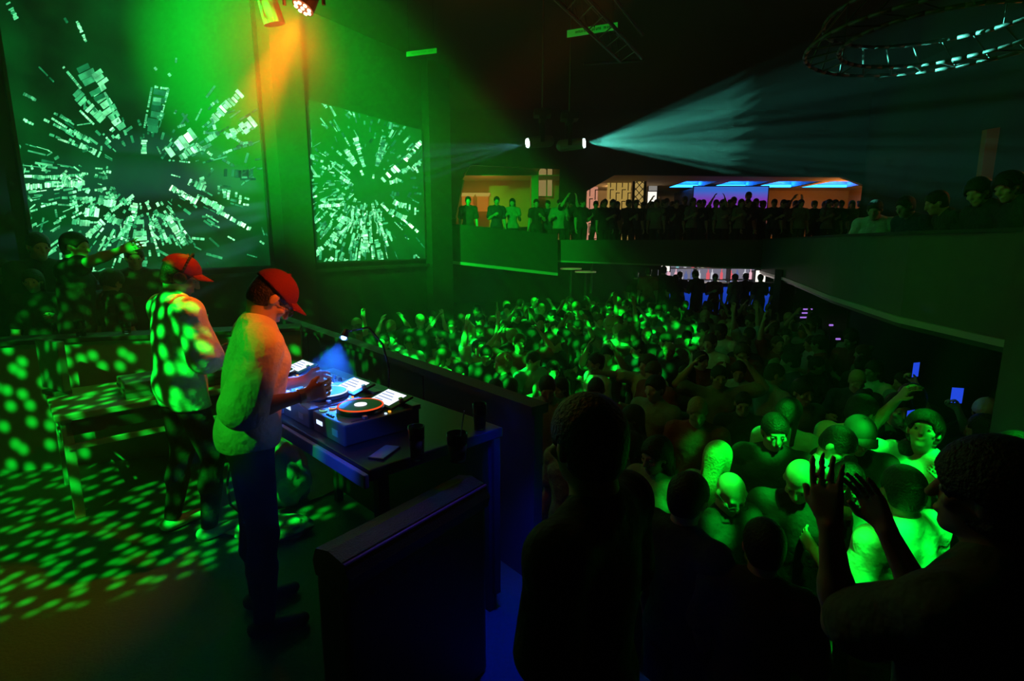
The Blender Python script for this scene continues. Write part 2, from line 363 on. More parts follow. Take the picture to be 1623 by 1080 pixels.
S1 = [(30,10,65,75,18,.5),(295,75,335,165,14,.7),(250,70,262,90,10,.3),(150,260,210,320,6,.3),(245,260,315,345,10,.7),(90,365,140,390,14,.5),(90,465,130,485,12,.85),
(320,255,400,420,(60,40),.35),(370,280,405,330,40,.75),(375,345,440,440,(60,46),.7),(420,420,478,505,(50,26),.85),(290,360,330,400,36,.6),(345,415,400,470,(46,34),.8),(310,430,365,485,8,.9),
(210,440,275,475,14,.55),(170,465,280,520,10,.65),(200,460,350,555,8,.75),(285,510,350,550,20,.55),(225,540,295,565,8,.85),(310,565,390,605,22,.95),(400,520,430,555,8,.75),(430,500,465,540,16,.8),
(590,340,560,500,8,.6),(655,345,620,470,10,.7),(600,338,655,345,12,.7),(625,350,590,520,(66,40),.3),(610,380,605,430,30,.5),(590,470,600,520,34,.6),(600,262,610,275,10,.7),(655,285,665,297,14,.8),(685,225,683,245,8,.4),
(560,545,560,600,20,.8),(610,570,625,600,6,.6),(822,470,937,360,32,1.1),(820,410,848,392,14,.75),(650,595,760,515,(44,50),1.1),(700,615,765,570,30,.9),(690,495,720,485,10,.6),
(760,560,825,605,12,.85),(760,590,830,560,14,.8),(800,550,850,515,26,.6),(870,515,950,560,12,.85),(880,535,965,485,16,.85),(940,505,990,465,40,1.0),(900,500,915,545,18,.8),(790,515,830,520,14,.6),
(670,625,740,632,6,.8),(665,680,702,690,5,.9),(820,655,830,665,8,.7),(870,672,1000,680,34,.28),(735,705,800,735,26,.8),(780,690,790,720,20,.7),(850,722,850,765,12,.7),(870,735,874,772,14,.8),(890,740,886,778,14,.85),(918,748,918,770,9,.7),(935,760,931,795,12,.95),(950,770,970,776,8,.9),(945,795,968,798,8,.9),
(655,725,765,788,20,1.1),(690,745,765,808,8,.8),(765,765,870,815,24,.85),(845,822,975,893,16,1.15),(800,835,850,865,6,.7),(820,872,855,886,6,.6),(885,920,912,935,6,.8),(1010,938,1027,950,8,.7),(960,990,1000,1002,5,.4),(830,790,860,830,24,.8),
(525,790,512,860,22,1.0),(505,850,480,940,32,.8),(545,855,550,985,(34,50),.85),(580,870,612,970,12,.95),(568,785,582,815,14,.9),(652,842,722,955,26,1.0),(600,850,640,930,16,.6),(600,830,650,850,16,.6),(560,1000,560,1040,30,.4),
(120,692,330,680,10,.65),(90,728,330,712,22,.95),(235,690,350,745,20,.7),(160,792,290,800,6,.6),(290,760,300,825,10,.8),(240,770,360,772,10,.6),(355,765,355,815,8,.7),(215,815,225,870,8,.5),(330,822,385,830,34,.9),(280,862,350,872,22,.7),(340,920,402,860,24,.8),(380,782,450,798,28,.85),(432,822,520,760,14,.8),(0,930,42,950,32,1.0),(90,740,120,730,10,.9),(410,840,470,870,26,.6),(150,640,160,655,6,.6),(370,655,400,657,6,.7)]
S2 = [(345,185,375,228,16,.7),(500,215,513,275,8,.7),(652,335,660,350,6,.8),(687,345,689,356,8,.6),(460,365,490,420,8,.8),(515,365,562,525,(26,18),.85),(470,435,520,510,(24,26),.85),(480,480,512,520,10,.7),(415,370,425,400,5,.4),
(315,430,330,445,12,.4),(362,448,385,465,12,.75),(350,520,372,533,12,.9),(410,500,455,530,14,.7),(400,515,492,592,8,.8),(440,575,507,615,16,1.0),(470,540,490,555,14,.7),(545,540,556,566,12,.9),
(650,372,620,515,6,.7),(677,400,640,500,8,.7),(660,365,640,490,(26,18),.35),(645,430,625,520,20,.55),(610,560,605,605,14,.9),(770,492,850,392,22,1.15),(777,437,792,424,8,.8),(657,595,730,525,(30,40),1.15),(690,602,750,590,20,.9),(720,580,760,600,10,.9),(755,555,790,520,20,.7),(800,540,855,490,24,.9),(815,515,835,555,10,.9),
(490,658,506,660,6,.7),(700,655,740,660,20,.3),(790,655,850,658,14,.3),(340,692,462,683,10,.75),(332,722,462,712,18,.95),(400,700,440,735,12,.7),(648,708,712,775,13,1.15),(690,745,775,785,25,.85),(752,783,835,852,14,1.2),(770,878,790,888,5,.8),(715,800,757,842,5,.8),(820,965,842,985,8,.8),(700,690,762,722,26,.9),(772,705,770,735,9,.9),(792,712,790,740,9,.9),(820,728,818,765,9,1.0),(825,745,840,745,7,.9),
(567,770,530,890,(8,16),.85),(567,862,565,955,(24,34),.95),(590,765,606,990,10,.9),(638,798,682,925,12,1.0),(620,878,642,960,24,.65),(650,955,655,995,12,.7),(470,772,400,882,24,.75),(542,758,430,872,12,.8),(440,850,360,920,18,.65),(352,928,300,975,26,.9),(402,978,385,1003,18,.9),(286,900,290,1000,5,.7),(390,760,452,800,20,.8),(440,770,505,800,22,.85),(460,800,420,840,24,.6),(330,960,290,995,10,.8),(460,850,440,910,14,.6)]
_, z1 = on_wall(425, 421); z2t = 4.15
make_screen('left screen on stage wall, the larger one, behind the man in the red cap', s1a, s1b, z1, 5.4, S1, 2.454, 0, 0, (228, 283, 1.0, .82), 3, 0)
_, z2 = on_wall(560, 414)
make_screen('narrow right screen on stage wall showing a mint burst, beyond the pillar', s2a, s2b, z2, z2t, S2, 3.176, 400, 100, (583, 285, .52, .85), 5, 0)

# ------------------------------------------------------------------ people: one smooth surface from blended volumes
V = np.array
class Field:
    def __init__(s, lo, hi, h):
        s.h = h; s.lo = np.array(lo, float); n = np.ceil((np.array(hi) - s.lo) / h).astype(int) + 2
        s.n = n; s.ax = [s.lo[i] + np.arange(n[i]) * h for i in range(3)]
        s.D = np.full(tuple(n), 1.0, np.float32)
    def block(s, lo, hi, m):
        sl = []
        for i in range(3):
            a = int(max(0, math.floor((lo[i] - m - s.lo[i]) / s.h))); b = int(min(s.n[i], math.ceil((hi[i] + m - s.lo[i]) / s.h) + 1))
            if b <= a: return None
            sl.append(slice(a, b))
        return tuple(sl)
    def add(s, prim, k=.02, grow=0.0, mode='add'):
        lo, hi, fn = prim
        sl = s.block(lo, hi, .05 + grow + k)
        if sl is None: return
        X, Y, Z = np.meshgrid(s.ax[0][sl[0]], s.ax[1][sl[1]], s.ax[2][sl[2]], indexing='ij', sparse=True)
        d = (fn(X, Y, Z) - grow).astype(np.float32)
        A = s.D[sl]
        if mode == 'add':
            if k > 0:
                hh = np.clip(.5 + .5 * (A - d) / k, 0, 1); s.D[sl] = A * (1 - hh) + d * hh - k * hh * (1 - hh)
            else: s.D[sl] = np.minimum(A, d)
        else:
            s.D[sl] = np.maximum(A, -d)
    def clip(s, p, n):
        """keep the half space where (x-p).n < 0"""
        X, Y, Z = np.meshgrid(*s.ax, indexing='ij', sparse=True)
        d = (X - p[0]) * n[0] + (Y - p[1]) * n[1] + (Z - p[2]) * n[2]
        s.D = np.maximum(s.D, d.astype(np.float32))
    def mesh(s, name):
        D = s.D; ins = D < 0
        c = sum(ins[i:D.shape[0] - 1 + i, j:D.shape[1] - 1 + j, k:D.shape[2] - 1 + k].astype(np.int8) for i in (0, 1) for j in (0, 1) for k in (0, 1))
        act = (c > 0) & (c < 8); idx = np.argwhere(act)
        if len(idx) == 0: return None
        num = -np.ones(act.shape, np.int64); num[act] = np.arange(len(idx))
        P = np.zeros((len(idx), 3)); cnt = np.zeros(len(idx))
        cor = [(i, j, k) for i in (0, 1) for j in (0, 1) for k in (0, 1)]
        vals = {q: D[idx[:, 0] + q[0], idx[:, 1] + q[1], idx[:, 2] + q[2]] for q in cor}
        for a in cor:
            for ax in range(3):
                if a[ax] == 0:
                    b = list(a); b[ax] = 1; b = tuple(b); va, vb = vals[a], vals[b]; m = (va < 0) != (vb < 0)
                    t = np.where(m, va / np.where(m, va - vb, 1), 0)
                    q = np.array(a, float)[None, :].repeat(len(idx), 0); q[:, ax] = t
                    P[m] += q[m]; cnt[m] += 1
        P = (P / cnt[:, None] + idx) * s.h + s.lo
        F = []
        for ax in range(3):
            o1, o2 = [(1, 2), (2, 0), (0, 1)][ax]
            n = D.shape; sa = [slice(None)] * 3; sb = [slice(None)] * 3; sa[ax] = slice(0, n[ax] - 1); sb[ax] = slice(1, n[ax])
            A, B = ins[tuple(sa)], ins[tuple(sb)]
            for flip, M in ((0, A & ~B), (1, ~A & B)):
                e = np.argwhere(M); e = e[(e[:, o1] > 0) & (e[:, o2] > 0) & (e[:, o1] < n[o1] - 1) & (e[:, o2] < n[o2] - 1)]
                if len(e) == 0: continue
                q = []
                for (u, v) in ((0, 0), (1, 0), (1, 1), (0, 1)):
                    f = e.copy(); f[:, o1] -= u; f[:, o2] -= v; q.append(num[f[:, 0], f[:, 1], f[:, 2]])
                q = np.stack(q, 1); q = q[:, ::-1] if flip else q
                F.append(q)
        F = np.concatenate(F); F = F[(F >= 0).all(1)]
        me = bpy.data.meshes.new(name); me.vertices.add(len(P)); me.vertices.foreach_set('co', P.astype(np.float32).ravel())
        me.loops.add(len(F) * 4); me.loops.foreach_set('vertex_index', F.astype(np.int32).ravel())
        me.polygons.add(len(F)); me.polygons.foreach_set('loop_start', np.arange(len(F), dtype=np.int32) * 4)
        me.polygons.foreach_set('use_smooth', np.ones(len(F), bool)); me.update(calc_edges=True)
        return me
def rc(a, b, r1, r2, flat=None):
    """tapered capsule; flat = (axis, factor) squeezes it along one axis"""
    a, b = V(a, float) if False else np.array(a, float), np.array(b, float)
    rm = max(r1, r2); lo = np.minimum(a, b) - rm; hi = np.maximum(a, b) + rm
    def fn(X, Y, Z):
        px, py, pz = X - a[0], Y - a[1], Z - a[2]; ba = (b - a).copy(); sc = 1.0
        if flat is not None:
            n, s_ = np.array(flat[0], float), flat[1]; n /= np.linalg.norm(n); g = 1 / s_ - 1
            dn = px * n[0] + py * n[1] + pz * n[2]; px, py, pz = px + g * dn * n[0], py + g * dn * n[1], pz + g * dn * n[2]
            ba = ba + g * ba.dot(n) * n; sc = (1 + s_) / 2
        t = np.clip((px * ba[0] + py * ba[1] + pz * ba[2]) / max(1e-9, ba.dot(ba)), 0, 1)
        return (np.sqrt((px - t * ba[0]) ** 2 + (py - t * ba[1]) ** 2 + (pz - t * ba[2]) ** 2) - (r1 + (r2 - r1) * t)) * sc
    return lo, hi, fn
def ell(c, r, Rm=None):
    c = np.array(c, float); r = np.array(r, float); rm = r.max(); Rt = np.eye(3) if Rm is None else np.array(Rm)
    def fn(X, Y, Z):
        x, y, z = X - c[0], Y - c[1], Z - c[2]
        u = [x * Rt[0, i] + y * Rt[1, i] + z * Rt[2, i] for i in range(3)]
        k0 = np.sqrt(sum((u[i] / r[i]) ** 2 for i in range(3))); k1 = np.sqrt(sum((u[i] / r[i] ** 2) ** 2 for i in range(3)))
        return k0 * (k0 - 1) / np.maximum(k1, 1e-6)
    return c - rm, c + rm, fn
def nrm(v): v = np.array(v, float); return v / np.linalg.norm(v)
def rotm(ax, a): return np.array(Matrix.Rotation(a, 3, Vector(ax)))

def person_meshes(name, vox=.012, sex='m', lean=0, head=(0, 0), arms=None, fing=(.5, .5), hair='short', loose=.012, sleeve=.75, legs=None, twist=0, hem=.9, build=1.0, face=1, collar=False, bare=False, sit=False):
    """all joints in metres, feet at z = 0, facing +y.  returns dict of meshes and the head frame"""
    arms = arms or {1: ((.15, 0, -1), (.08, .25, -1)), -1: ((.15, 0, -1), (.08, .25, -1))}
    fem = sex == 'f'
    Ls = rotm((1, 0, 0), -R(lean)) @ rotm((0, 0, 1), R(twist)); piv = np.array((0, 0, 1.0))
    def S(p): return Ls @ (np.array(p, float) - piv) + piv
    sw = (.165 if fem else .185) * build; Tp = []      # torso primitives
    Tp.append((ell((0, 0, .98), ((.175 if fem else .16) * build, .115, .12)), .03))
    Tp.append((rc(S((0, 0, 1.02)), S((0, .005, 1.2)), (.118 if fem else .135) * build, (.115 if fem else .14) * build, (Ls @ np.array((0, 1, 0)), .78)), .04))
    Tp.append((ell(S((0, 0, 1.31)), ((.145 if fem else .17) * build, .105, .17), Ls), .05))
    Tp.append((rc(S((-sw + .02, -.01, 1.425)), S((sw - .02, -.01, 1.425)), .055, .055), .05))
    for s in (1, -1):
        Tp.append((rc(S((s * .02, -.02, 1.49)), S((s * .12, -.015, 1.445)), .045, .045), .04))
        if fem: Tp.append((ell(S((s * .07, .085, 1.31)), (.06, .055, .06)), .03))
        else: Tp.append((ell(S((s * .075, .06, 1.34)), (.08, .05, .06), Ls), .03))
    Hp = []
    nb = S((0, -.01, 1.46)); hc0 = S((0, .015, 1.64))
    Hr = Ls @ rotm((0, 0, 1), R(head[0])) @ rotm((1, 0, 0), -R(head[1]))
    hc = hc0 + Hr @ np.array((0, .03 * math.sin(R(max(0, head[1]))), 0))
    def H(p): return hc + Hr @ np.array(p, float)
    nf = .045 if fem else .057
    Hp.append((rc(nb, H((0, -.02, -.05)), nf + .004, nf), .03))
    Hp.append((ell(H((0, -.012, .03)), (.075, .094, .086), Hr), .03))
    Hp.append((ell(H((0, .022, -.04)), (.058, .068, .078), Hr), .02))
    Hp.append((ell(H((0, .065, -.093)), (.026, .022, .02), Hr), .02))
    if face:
        Hp.append((rc(H((-.034, .077, .020)), H((.034, .077, .020)), .012, .012), .012))
        Hp.append((rc(H((0, .087, .012)), H((0, .107, -.030)), .009, .0135), .008))
        Hp.append((ell(H((0, .088, -.062)), (.024, .012, .010), Hr), .006))
        for s in (1, -1):
            Hp.append((ell(H((s * .076, -.002, -.005)), (.012, .020, .032), Hr), .006))
            Hp.append((ell(H((s * .045, .062, -.022)), (.02, .02, .018), Hr), .015))
    Ap, Sp, hands = [], [], []
    for s in (1, -1):
        up, fo = arms[s]
        up = Ls @ nrm((s * up[0], up[1], up[2])); fo = Ls @ nrm((s * fo[0], fo[1], fo[2]))
        raise_ = max(0, up[2]) * .05
        sh = S((s * sw, -.01, 1.43 + raise_)); el = sh + up * .29; wr = el + fo * .255
        Ap.append((ell(sh, (.062, .06, .062)), .03)); Ap.append((rc(sh, el, .052, .040), .03))
        Ap.append((rc(el, el + fo * .1, .040, .041), .02)); Ap.append((rc(el + fo * .08, wr, .041, .026), .02))
        Sp.append((sh, el, up, sleeve, fo, wr))
        f = fo; n = nrm(np.cross(np.cross(f, np.array((-s * 1.0, 0.15, 0.05))), f)); lat = np.cross(f, n)
        if abs(up[2]) > -2 and lat.dot(np.array((0, 1, .3))) < 0: lat = -lat     # thumb side faces forward / up
        curl = fing[0] if s == 1 else fing[1]
        hs = .92 if fem else 1.0; fr = max(.0085, vox * .78)
        for i, (o, L) in enumerate(((.031, .95), (.0105, 1.05), (-.0105, 1.0), (-.031, .8))):
            k0 = wr + f * .088 * hs + lat * o
            Ap.append((rc(wr + f * .005 + lat * o * .55, k0, .015, .0125, (n, .8)), .012))
            p = k0; d = f + lat * o * (3 if curl < .2 else 1); d = nrm(d)
            for j, sl in enumerate((.042, .027, .021)):
                ang = curl * (.9, 1.3, .9)[j] + .05; dax = np.cross(f, n); d = nrm(d * math.cos(ang) + np.cross(np.cross(d, n), d) * 0 + n * math.sin(ang))
                if curl > .0: n2 = n
                q = p + d * sl * L * hs; Ap.append((rc(p, q, fr * (1 - .06 * j), fr * (.94 - .06 * j)), .004)); p = q
                if curl > .6 and j == 0: d = nrm(n * .9 - f * .35)
                if curl > .6 and j == 1: d = nrm(-f)
        tb = wr + f * .03 + lat * .024; td = nrm(f * .75 + lat * .75 + n * .25 * (1 + curl)); tm = tb + td * .042; te = tm + nrm(f + lat * .2 + n * curl) * .034
        Ap.append((rc(tb, tm, .014, .0115), .01)); Ap.append((rc(tm, te, .0115, .0095), .004))
        hands.append((wr, f, n, lat))
    legs = legs or {1: ((.10, .02), (.12, -.01)), -1: ((.10, .0), (.12, -.01))}   # knee (x,y), ankle (x,y)
    Lp, Fp = [], []
    for s in (1, -1):
        kx, ky = legs[s][0]; ax_, ay = legs[s][1]
        hp = np.array((s * .09, 0, .92)); kn = np.array((s * kx, ky, .5)); an = np.array((s * ax_, ay, .09))
        if sit: kn = np.array((s * .13, .42, .93)); an = np.array((s * .14, .40, .54))
        Lp += [(rc(hp, kn, (.092 if fem else .085), .056), .03), (rc(kn, kn * .6 + an * .4 + np.array((0, -.015, 0)), .055, .055), .02), (rc(kn * .6 + an * .4, an, .052, .036), .02)]
        Fp += [(rc(an + np.array((0, -.03, -.05)), an + np.array((s * .02, .16, -.058)), .040, .028, ((0, 0, 1), .8)), .02)]
    allp = Tp + Hp + Ap + Lp + Fp
    lo = np.min([p[0][0] for p in allp], 0) - .06; hi = np.max([p[0][1] for p in allp], 0) + .06
    out = {}
    F = Field(lo, hi, vox)
    for p, k in Tp + Hp[:1] + Lp + Fp: F.add(p, k)
    for p, k in Hp[1:] + Ap: F.add(p, k)
    if face:
        for s in (1, -1): F.add(ell(H((s * .031, .098, .001)), (.017, .018, .011), Hr), 0, 0, 'sub')
    out['body'] = F.mesh(name)
    cv = max(vox, .0085)
    # shirt
    if not bare:
        F = Field(np.maximum(lo, (-9, -9, hem - .08)), hi, cv)
        for p, k in Tp + (Lp[0:1] + Lp[3:4] if hem < .93 else []): F.add(p, k, loose)
        for (sh, el, up, sl, fo, wr) in Sp:
            F.add(ell(sh, (.062, .06, .062)), .03, loose)
            if sl > 1.2:
                F.add(rc(sh, el, .052, .046), .03, loose); F.add(rc(el, wr - fo * .02, .044, .032), .03, loose)
            else:
                e = sh + up * .29 * sl; F.add(rc(sh, e, .052, .052 + loose * .9), .03, loose)
        F.clip((0, 0, hem), (0, 0, -1))
        out['shirt'] = F.mesh(name + '_shirt')
    F = Field(lo, (hi[0], hi[1], 1.1), cv)
    for p, k in Tp[:2] + Lp: F.add(p, k, .012)
    F.clip((0, 0, 1.02), (0, 0, 1)); F.clip((0, 0, .52 if sit else .07), (0, 0, -1)); out['trousers'] = F.mesh(name + '_trousers')
    for i, s in enumerate((1, -1)):
        q = Fp[i][0]; F = Field(q[0] - .04, q[1] + .04, cv); F.add(q, 0, .01); F.clip((0, 0, .452 if sit else .002), (0, 0, -1)); out['shoe' + 'ab'[i]] = F.mesh(name + '_shoe')
    if hair:
        F = Field(hc - .42, hc + .2, max(vox * .8, .007))
        g = {'short': .012, 'crop': .005, 'long': .016, 'bun': .013, 'curly': .028}.get(hair, .012)
        F.add(ell(H((0, -.012, .03)), (.075, .094, .086), Hr), .02, g)
        F.add(ell(H((0, -.03, -.02)), (.068, .07, .07), Hr), .02, g * .6)
        F.add(ell(H((0, .10, -.055)), (.085, .085, .105), Hr), 0, 0, 'sub')
        for s in (1, -1): F.add(ell(H((s * .085, .03, -.03)), (.03, .045, .045), Hr), 0, 0, 'sub')
        if hair != 'long': F.add(ell(H((0, -.02, -.15)), (.12, .12, .085), Hr), 0, 0, 'sub')
        if hair == 'long':
            for s in (1, -1):
                F.add(rc(H((s * .072, -.02, .0)), H((s * .085, -.03, -.22)), .026, .022, (Hr @ np.array((1, 0, 0)), .7)), .03)
            F.add(rc(H((0, -.075, .0)), H((0, -.095, -.27)), .06, .055, (Hr @ np.array((0, 1, 0)), .45)), .03)
        if hair == 'bun': F.add(ell(H((0, -.11, .07)), (.04, .04, .04), Hr), .01)
        out['hair'] = F.mesh(name + '_hair')
    out['frame'] = (hc, Hr); out['hands'] = hands
    return out
def brim_mesh(hc, Hr, up=.03, L=.075, wd=.078):
    bm = bmesh.new(); rows = []
    for i in range(7):
        r = []
        for j in range(11):
            u = j / 10 * 2 - 1; v = i / 6
            x = u * wd * (1 - .12 * v * v); y = .045 + math.sqrt(max(0, 1 - (u * .92) ** 2)) * (.052 + L * v); z = up + .02 - .022 * u * u - .014 * v
            r.append([bm.verts.new(Vector(hc + Hr @ np.array((x, y, z + dz)))) for dz in (0, .005)])
        rows.append(r)
    for i in range(6):
        for j in range(10):
            for k in (0, 1):
                q = [rows[i][j][k], rows[i + 1][j][k], rows[i + 1][j + 1][k], rows[i][j + 1][k]]; bm.faces.new(q if k == 0 else q[::-1])
    def side(a, b): bm.faces.new((a[0], b[0], b[1], a[1]))
    for j in range(10): side(rows[6][j], rows[6][j + 1]); side(rows[0][j + 1], rows[0][j])
    for i in range(6): side(rows[i][0], rows[i + 1][0]); side(rows[i + 1][10], rows[i][10])
    me = bpy.data.meshes.new('brim'); bmesh.ops.recalc_face_normals(bm, faces=bm.faces); bm.to_mesh(me); bm.free()
    for p in me.polygons: p.use_smooth = True
    return me
def add_cap(root, ms, m, back=False):
    hc, Hr = ms['frame']; F = Field(hc - .17, hc + .17, .007)
    F.add(ell(hc + Hr @ np.array((0, -.010, .03)), (.075, .094, .086), Hr), 0, .017)
    F.clip(hc + Hr @ np.array((0, 0, .028)), -(Hr @ nrm((0, .12, 1))))
    cap = link_mesh('cap', F.mesh('cap'), m, root)
    Hb = Hr @ rotm((0, 0, 1), math.pi) if back else Hr
    link_mesh('brim', brim_mesh(hc, Hb), m, cap)
    b = MB(); p = hc + Hr @ np.array((0, -.01, .134)); b.sphere(p, .008, 8); b.build('button', m, cap, smooth=True)
    return cap

def set_mat(o, m):
    if not o.data.materials: o.data.materials.append(m)
    o.material_slots[0].link = 'OBJECT'; o.material_slots[0].material = m
def put_person(ms, loc, face, label, group=None, shirt=M_black_c, trousers=M_dark_tr, hair=M_hair_d, skin=M_skin, shoes=M_shoe, scale=1.0, rz=None):
    root = bpy.data.objects.new('person', ms['body']); COL.objects.link(root); set_mat(root, skin)
    root.location = loc; root.rotation_euler = (0, 0, math.atan2(-face[0], face[1]) if rz is None else rz); root.scale = (scale,) * 3
    tagit(root, label, 'person', group)
    for key, nm, m in (('shirt', 'shirt', shirt), ('trousers', 'trousers', trousers), ('shoea', 'shoe', shoes), ('shoeb', 'shoe', shoes), ('hair', 'hair', hair)):
        if ms.get(key) is None: continue
        o = bpy.data.objects.new(nm, ms[key]); COL.objects.link(o); o.parent = root; set_mat(o, m)
    return root
def eyes(root, ms):
    hc, Hr = ms['frame']
    for s in (1, -1):
        b = MB(); b.sphere(hc + Hr @ np.array((s * .031, .0765, .001)), .0125, 12); e = b.build('eye', mat('eye_white', (.4, .4, .38), .3), root, smooth=True)
        b = MB(); b.sphere(hc + Hr @ np.array((s * .031, .0845, .0)), .0062, 8); b.build('iris', mat('eye_iris', (.03, .02, .01), .1), e, smooth=True)
def to_world(root, p): 
    M = Matrix.Translation(root.location) @ root.rotation_euler.to_matrix().to_4x4() @ Matrix.Diagonal((*root.scale, 1)); return M @ Vector(p)

REL = ((.15, 0, -1), (.08, .25, -1))
DRINK = ((.2, .1, -1), (-.25, .9, .35)); RAISE = ((.35, .3, .9), (-.05, .15, 1)); POINT = ((.3, .9, .25), (.1, 1, .25)); BENT = ((.3, .05, -1), (-.15, .9, .4))
ONHEAD = ((.8, .25, .35), (-.6, -.1, .8)); CLAP = ((.2, .7, .35), (-.35, .35, .85)); PHONE = ((.25, .75, .0), (-.25, .4, 1)); WIDE = ((.75, .3, .5), (.1, .2, 1))
DANCE = {1: ((.12, .1), (.16, .02)), -1: ((.14, .02), (.14, -.08))}

# ------------------------------------------------------------------ the two DJs
dj1 = person_meshes('dj_behind', .009, lean=4, head=(-28, 22), arms={1: ((.22, .25, -1), (-.25, 1, -.15)), -1: ((.22, .2, -1), (-.2, 1, -.1))}, fing=(.35, .35), hair='crop', loose=.026, sleeve=.95, hem=.84, legs=DANCE, twist=0)
PDJ1 = P = put_person(dj1, (-2.12, 3.32, 0), (.62, .78), 'man in red cap, headphones and white tee with green dots on his back', shirt=M_white, scale=1.04, shoes=M_shoe_w)
eyes(P, dj1); add_cap(P, dj1, M_cap)
hc, Hr = dj1['frame']
b = MB(); b.tube([hc + Hr @ np.array((.099 * math.cos(a), .012 + .0 * a, .02 + .13 * math.sin(a))) for a in np.linspace(-.1, math.pi + .1, 22)], .007, 8); hp = b.build('headphones', M_black, P, smooth=True)
for s in (1, -1):
    b = MB(); b.cyl(hc + Hr @ np.array((s * .078, .012, -.008)), hc + Hr @ np.array((s * .108, .012, -.008)), .036, .03, 20); b.build('ear_cushion', M_leather, hp, smooth=False)
dj2 = person_meshes('dj_front', .008, lean=11, head=(4, 34), arms={1: ((.16, -.16, -1), (-.12, 1, .30)), -1: ((.12, .08, -1), (-.28, 1, .30))}, fing=(.55, .6), hair='crop', loose=.028, sleeve=.93, hem=.93)
DJ2 = put_person(dj2, (-1.27, 2.46, 0), (.86, .51), 'man in dark red cap and white sweatshirt leaning over the decks', shirt=M_white, scale=1.02, trousers=mat('matt_black_trousers', (.008, .008, .009), .95))
eyes(DJ2, dj2); add_cap(DJ2, dj2, M_cap_d)
hc, Hr = dj2['frame']
b = MB()
for s in (1, -1):
    c = hc + Hr @ np.array((s * .033, .108, -.002)); X = Vector(Hr @ np.array((1, 0, 0))); Z = Vector(Hr @ np.array((0, 0, 1)))
    b.tube([Vector(c) + X * .024 * math.cos(a) + Z * .018 * math.sin(a) for a in np.linspace(0, 2 * math.pi, 13)], .0022, 6)
    b.cyl(hc + Hr @ np.array((s * .057, .108, .003)), hc + Hr @ np.array((s * .083, .0, .005)), .002, .002, 6)
b.cyl(hc + Hr @ np.array((-.01, .112, 0)), hc + Hr @ np.array((.01, .112, 0)), .002, .002, 6); b.build('glasses', M_plastic, DJ2)
wr, f, n, lat = dj2['hands'][0]
b = MB(); fl = Vector(f); b.cyl(Vector(wr) - fl * .02, Vector(wr) + fl * .005, .034, .032, 20); b.build('wristband', mat('pale_wristband', (.6, .6, .4), .6), DJ2)
# dark cuff at the near elbow
b = MB(); e = Vector(wr) - fl * .235; b.cyl(e - fl * .035, e + fl * .02, .058, .054, 20); b.build('sleeve_cuff', M_navy, DJ2, smooth=True)

# ------------------------------------------------------------------ DJ table and decks
def frame_obj(origin, ux=SU, vx=SV):
    return math.atan2(ux.y, ux.x)
TZ = 1.0
JOG = [Vector((-1.46, 3.22, 0)), Vector((-.985, 2.75, 0)), Vector((-.735, 2.505, 0))]
_e = WZ(632, 742, .97); TO = JOG[2] - SV * .20; TXE = (_e - TO).dot(SU)          # reference point on the front edge of the decks
rzT = math.atan2(SU.y, SU.x)
t = empty('dj_table', (TO.x, TO.y, 0), rzT, 'long black table carrying the decks, with a pale front edge', 'table')
b = MB(); b.box((-1.35, -.02, TZ - .05), (TXE, .72, TZ), .008); b.build('tabletop', M_plastic, t)
b = MB(); b.box((-1.35, -.045, TZ - .075), (-.42, -.022, TZ - .015), .006); b.build('edge_strip', mat('blue_grey_edge', (.35, .38, .5), .5), t)
b = MB(); b.box((-.41, -.045, TZ - .075), (TXE, -.022, TZ - .015), .006); b.build('edge_strip', mat('blue_grey_edge', (.35, .38, .5), .5), t)
for x in (-1.3, TXE - .07):
    for y in (.03, .64):
        b = MB(); b.box((x, y, 0), (x + .05, y + .05, TZ - .05), .004); b.build('leg', M_black, t)
b = MB(); b.box((-1.35, .66, .1), (TXE, .70, TZ - .05)); b.build('front_panel', M_black, t)
def local(T, x, y, z): return T.matrix_basis @ Vector((x, y, z))
M_scr_w = emi('deck_screen_glow', (.85, .9, 1), 1.4); M_line = emi('deck_screen_line', (.25, .35, .6), 1.0)
M_ledb = emi('blue_white_led', (.55, .7, 1), 1.6); M_leda = emi('amber_led', (1, .35, .03), 1.8); M_ledr = emi('red_ring_led', (1, .10, .02), 1.0); M_ledg = emi('green_led', (.3, 1, .5), 1.0)
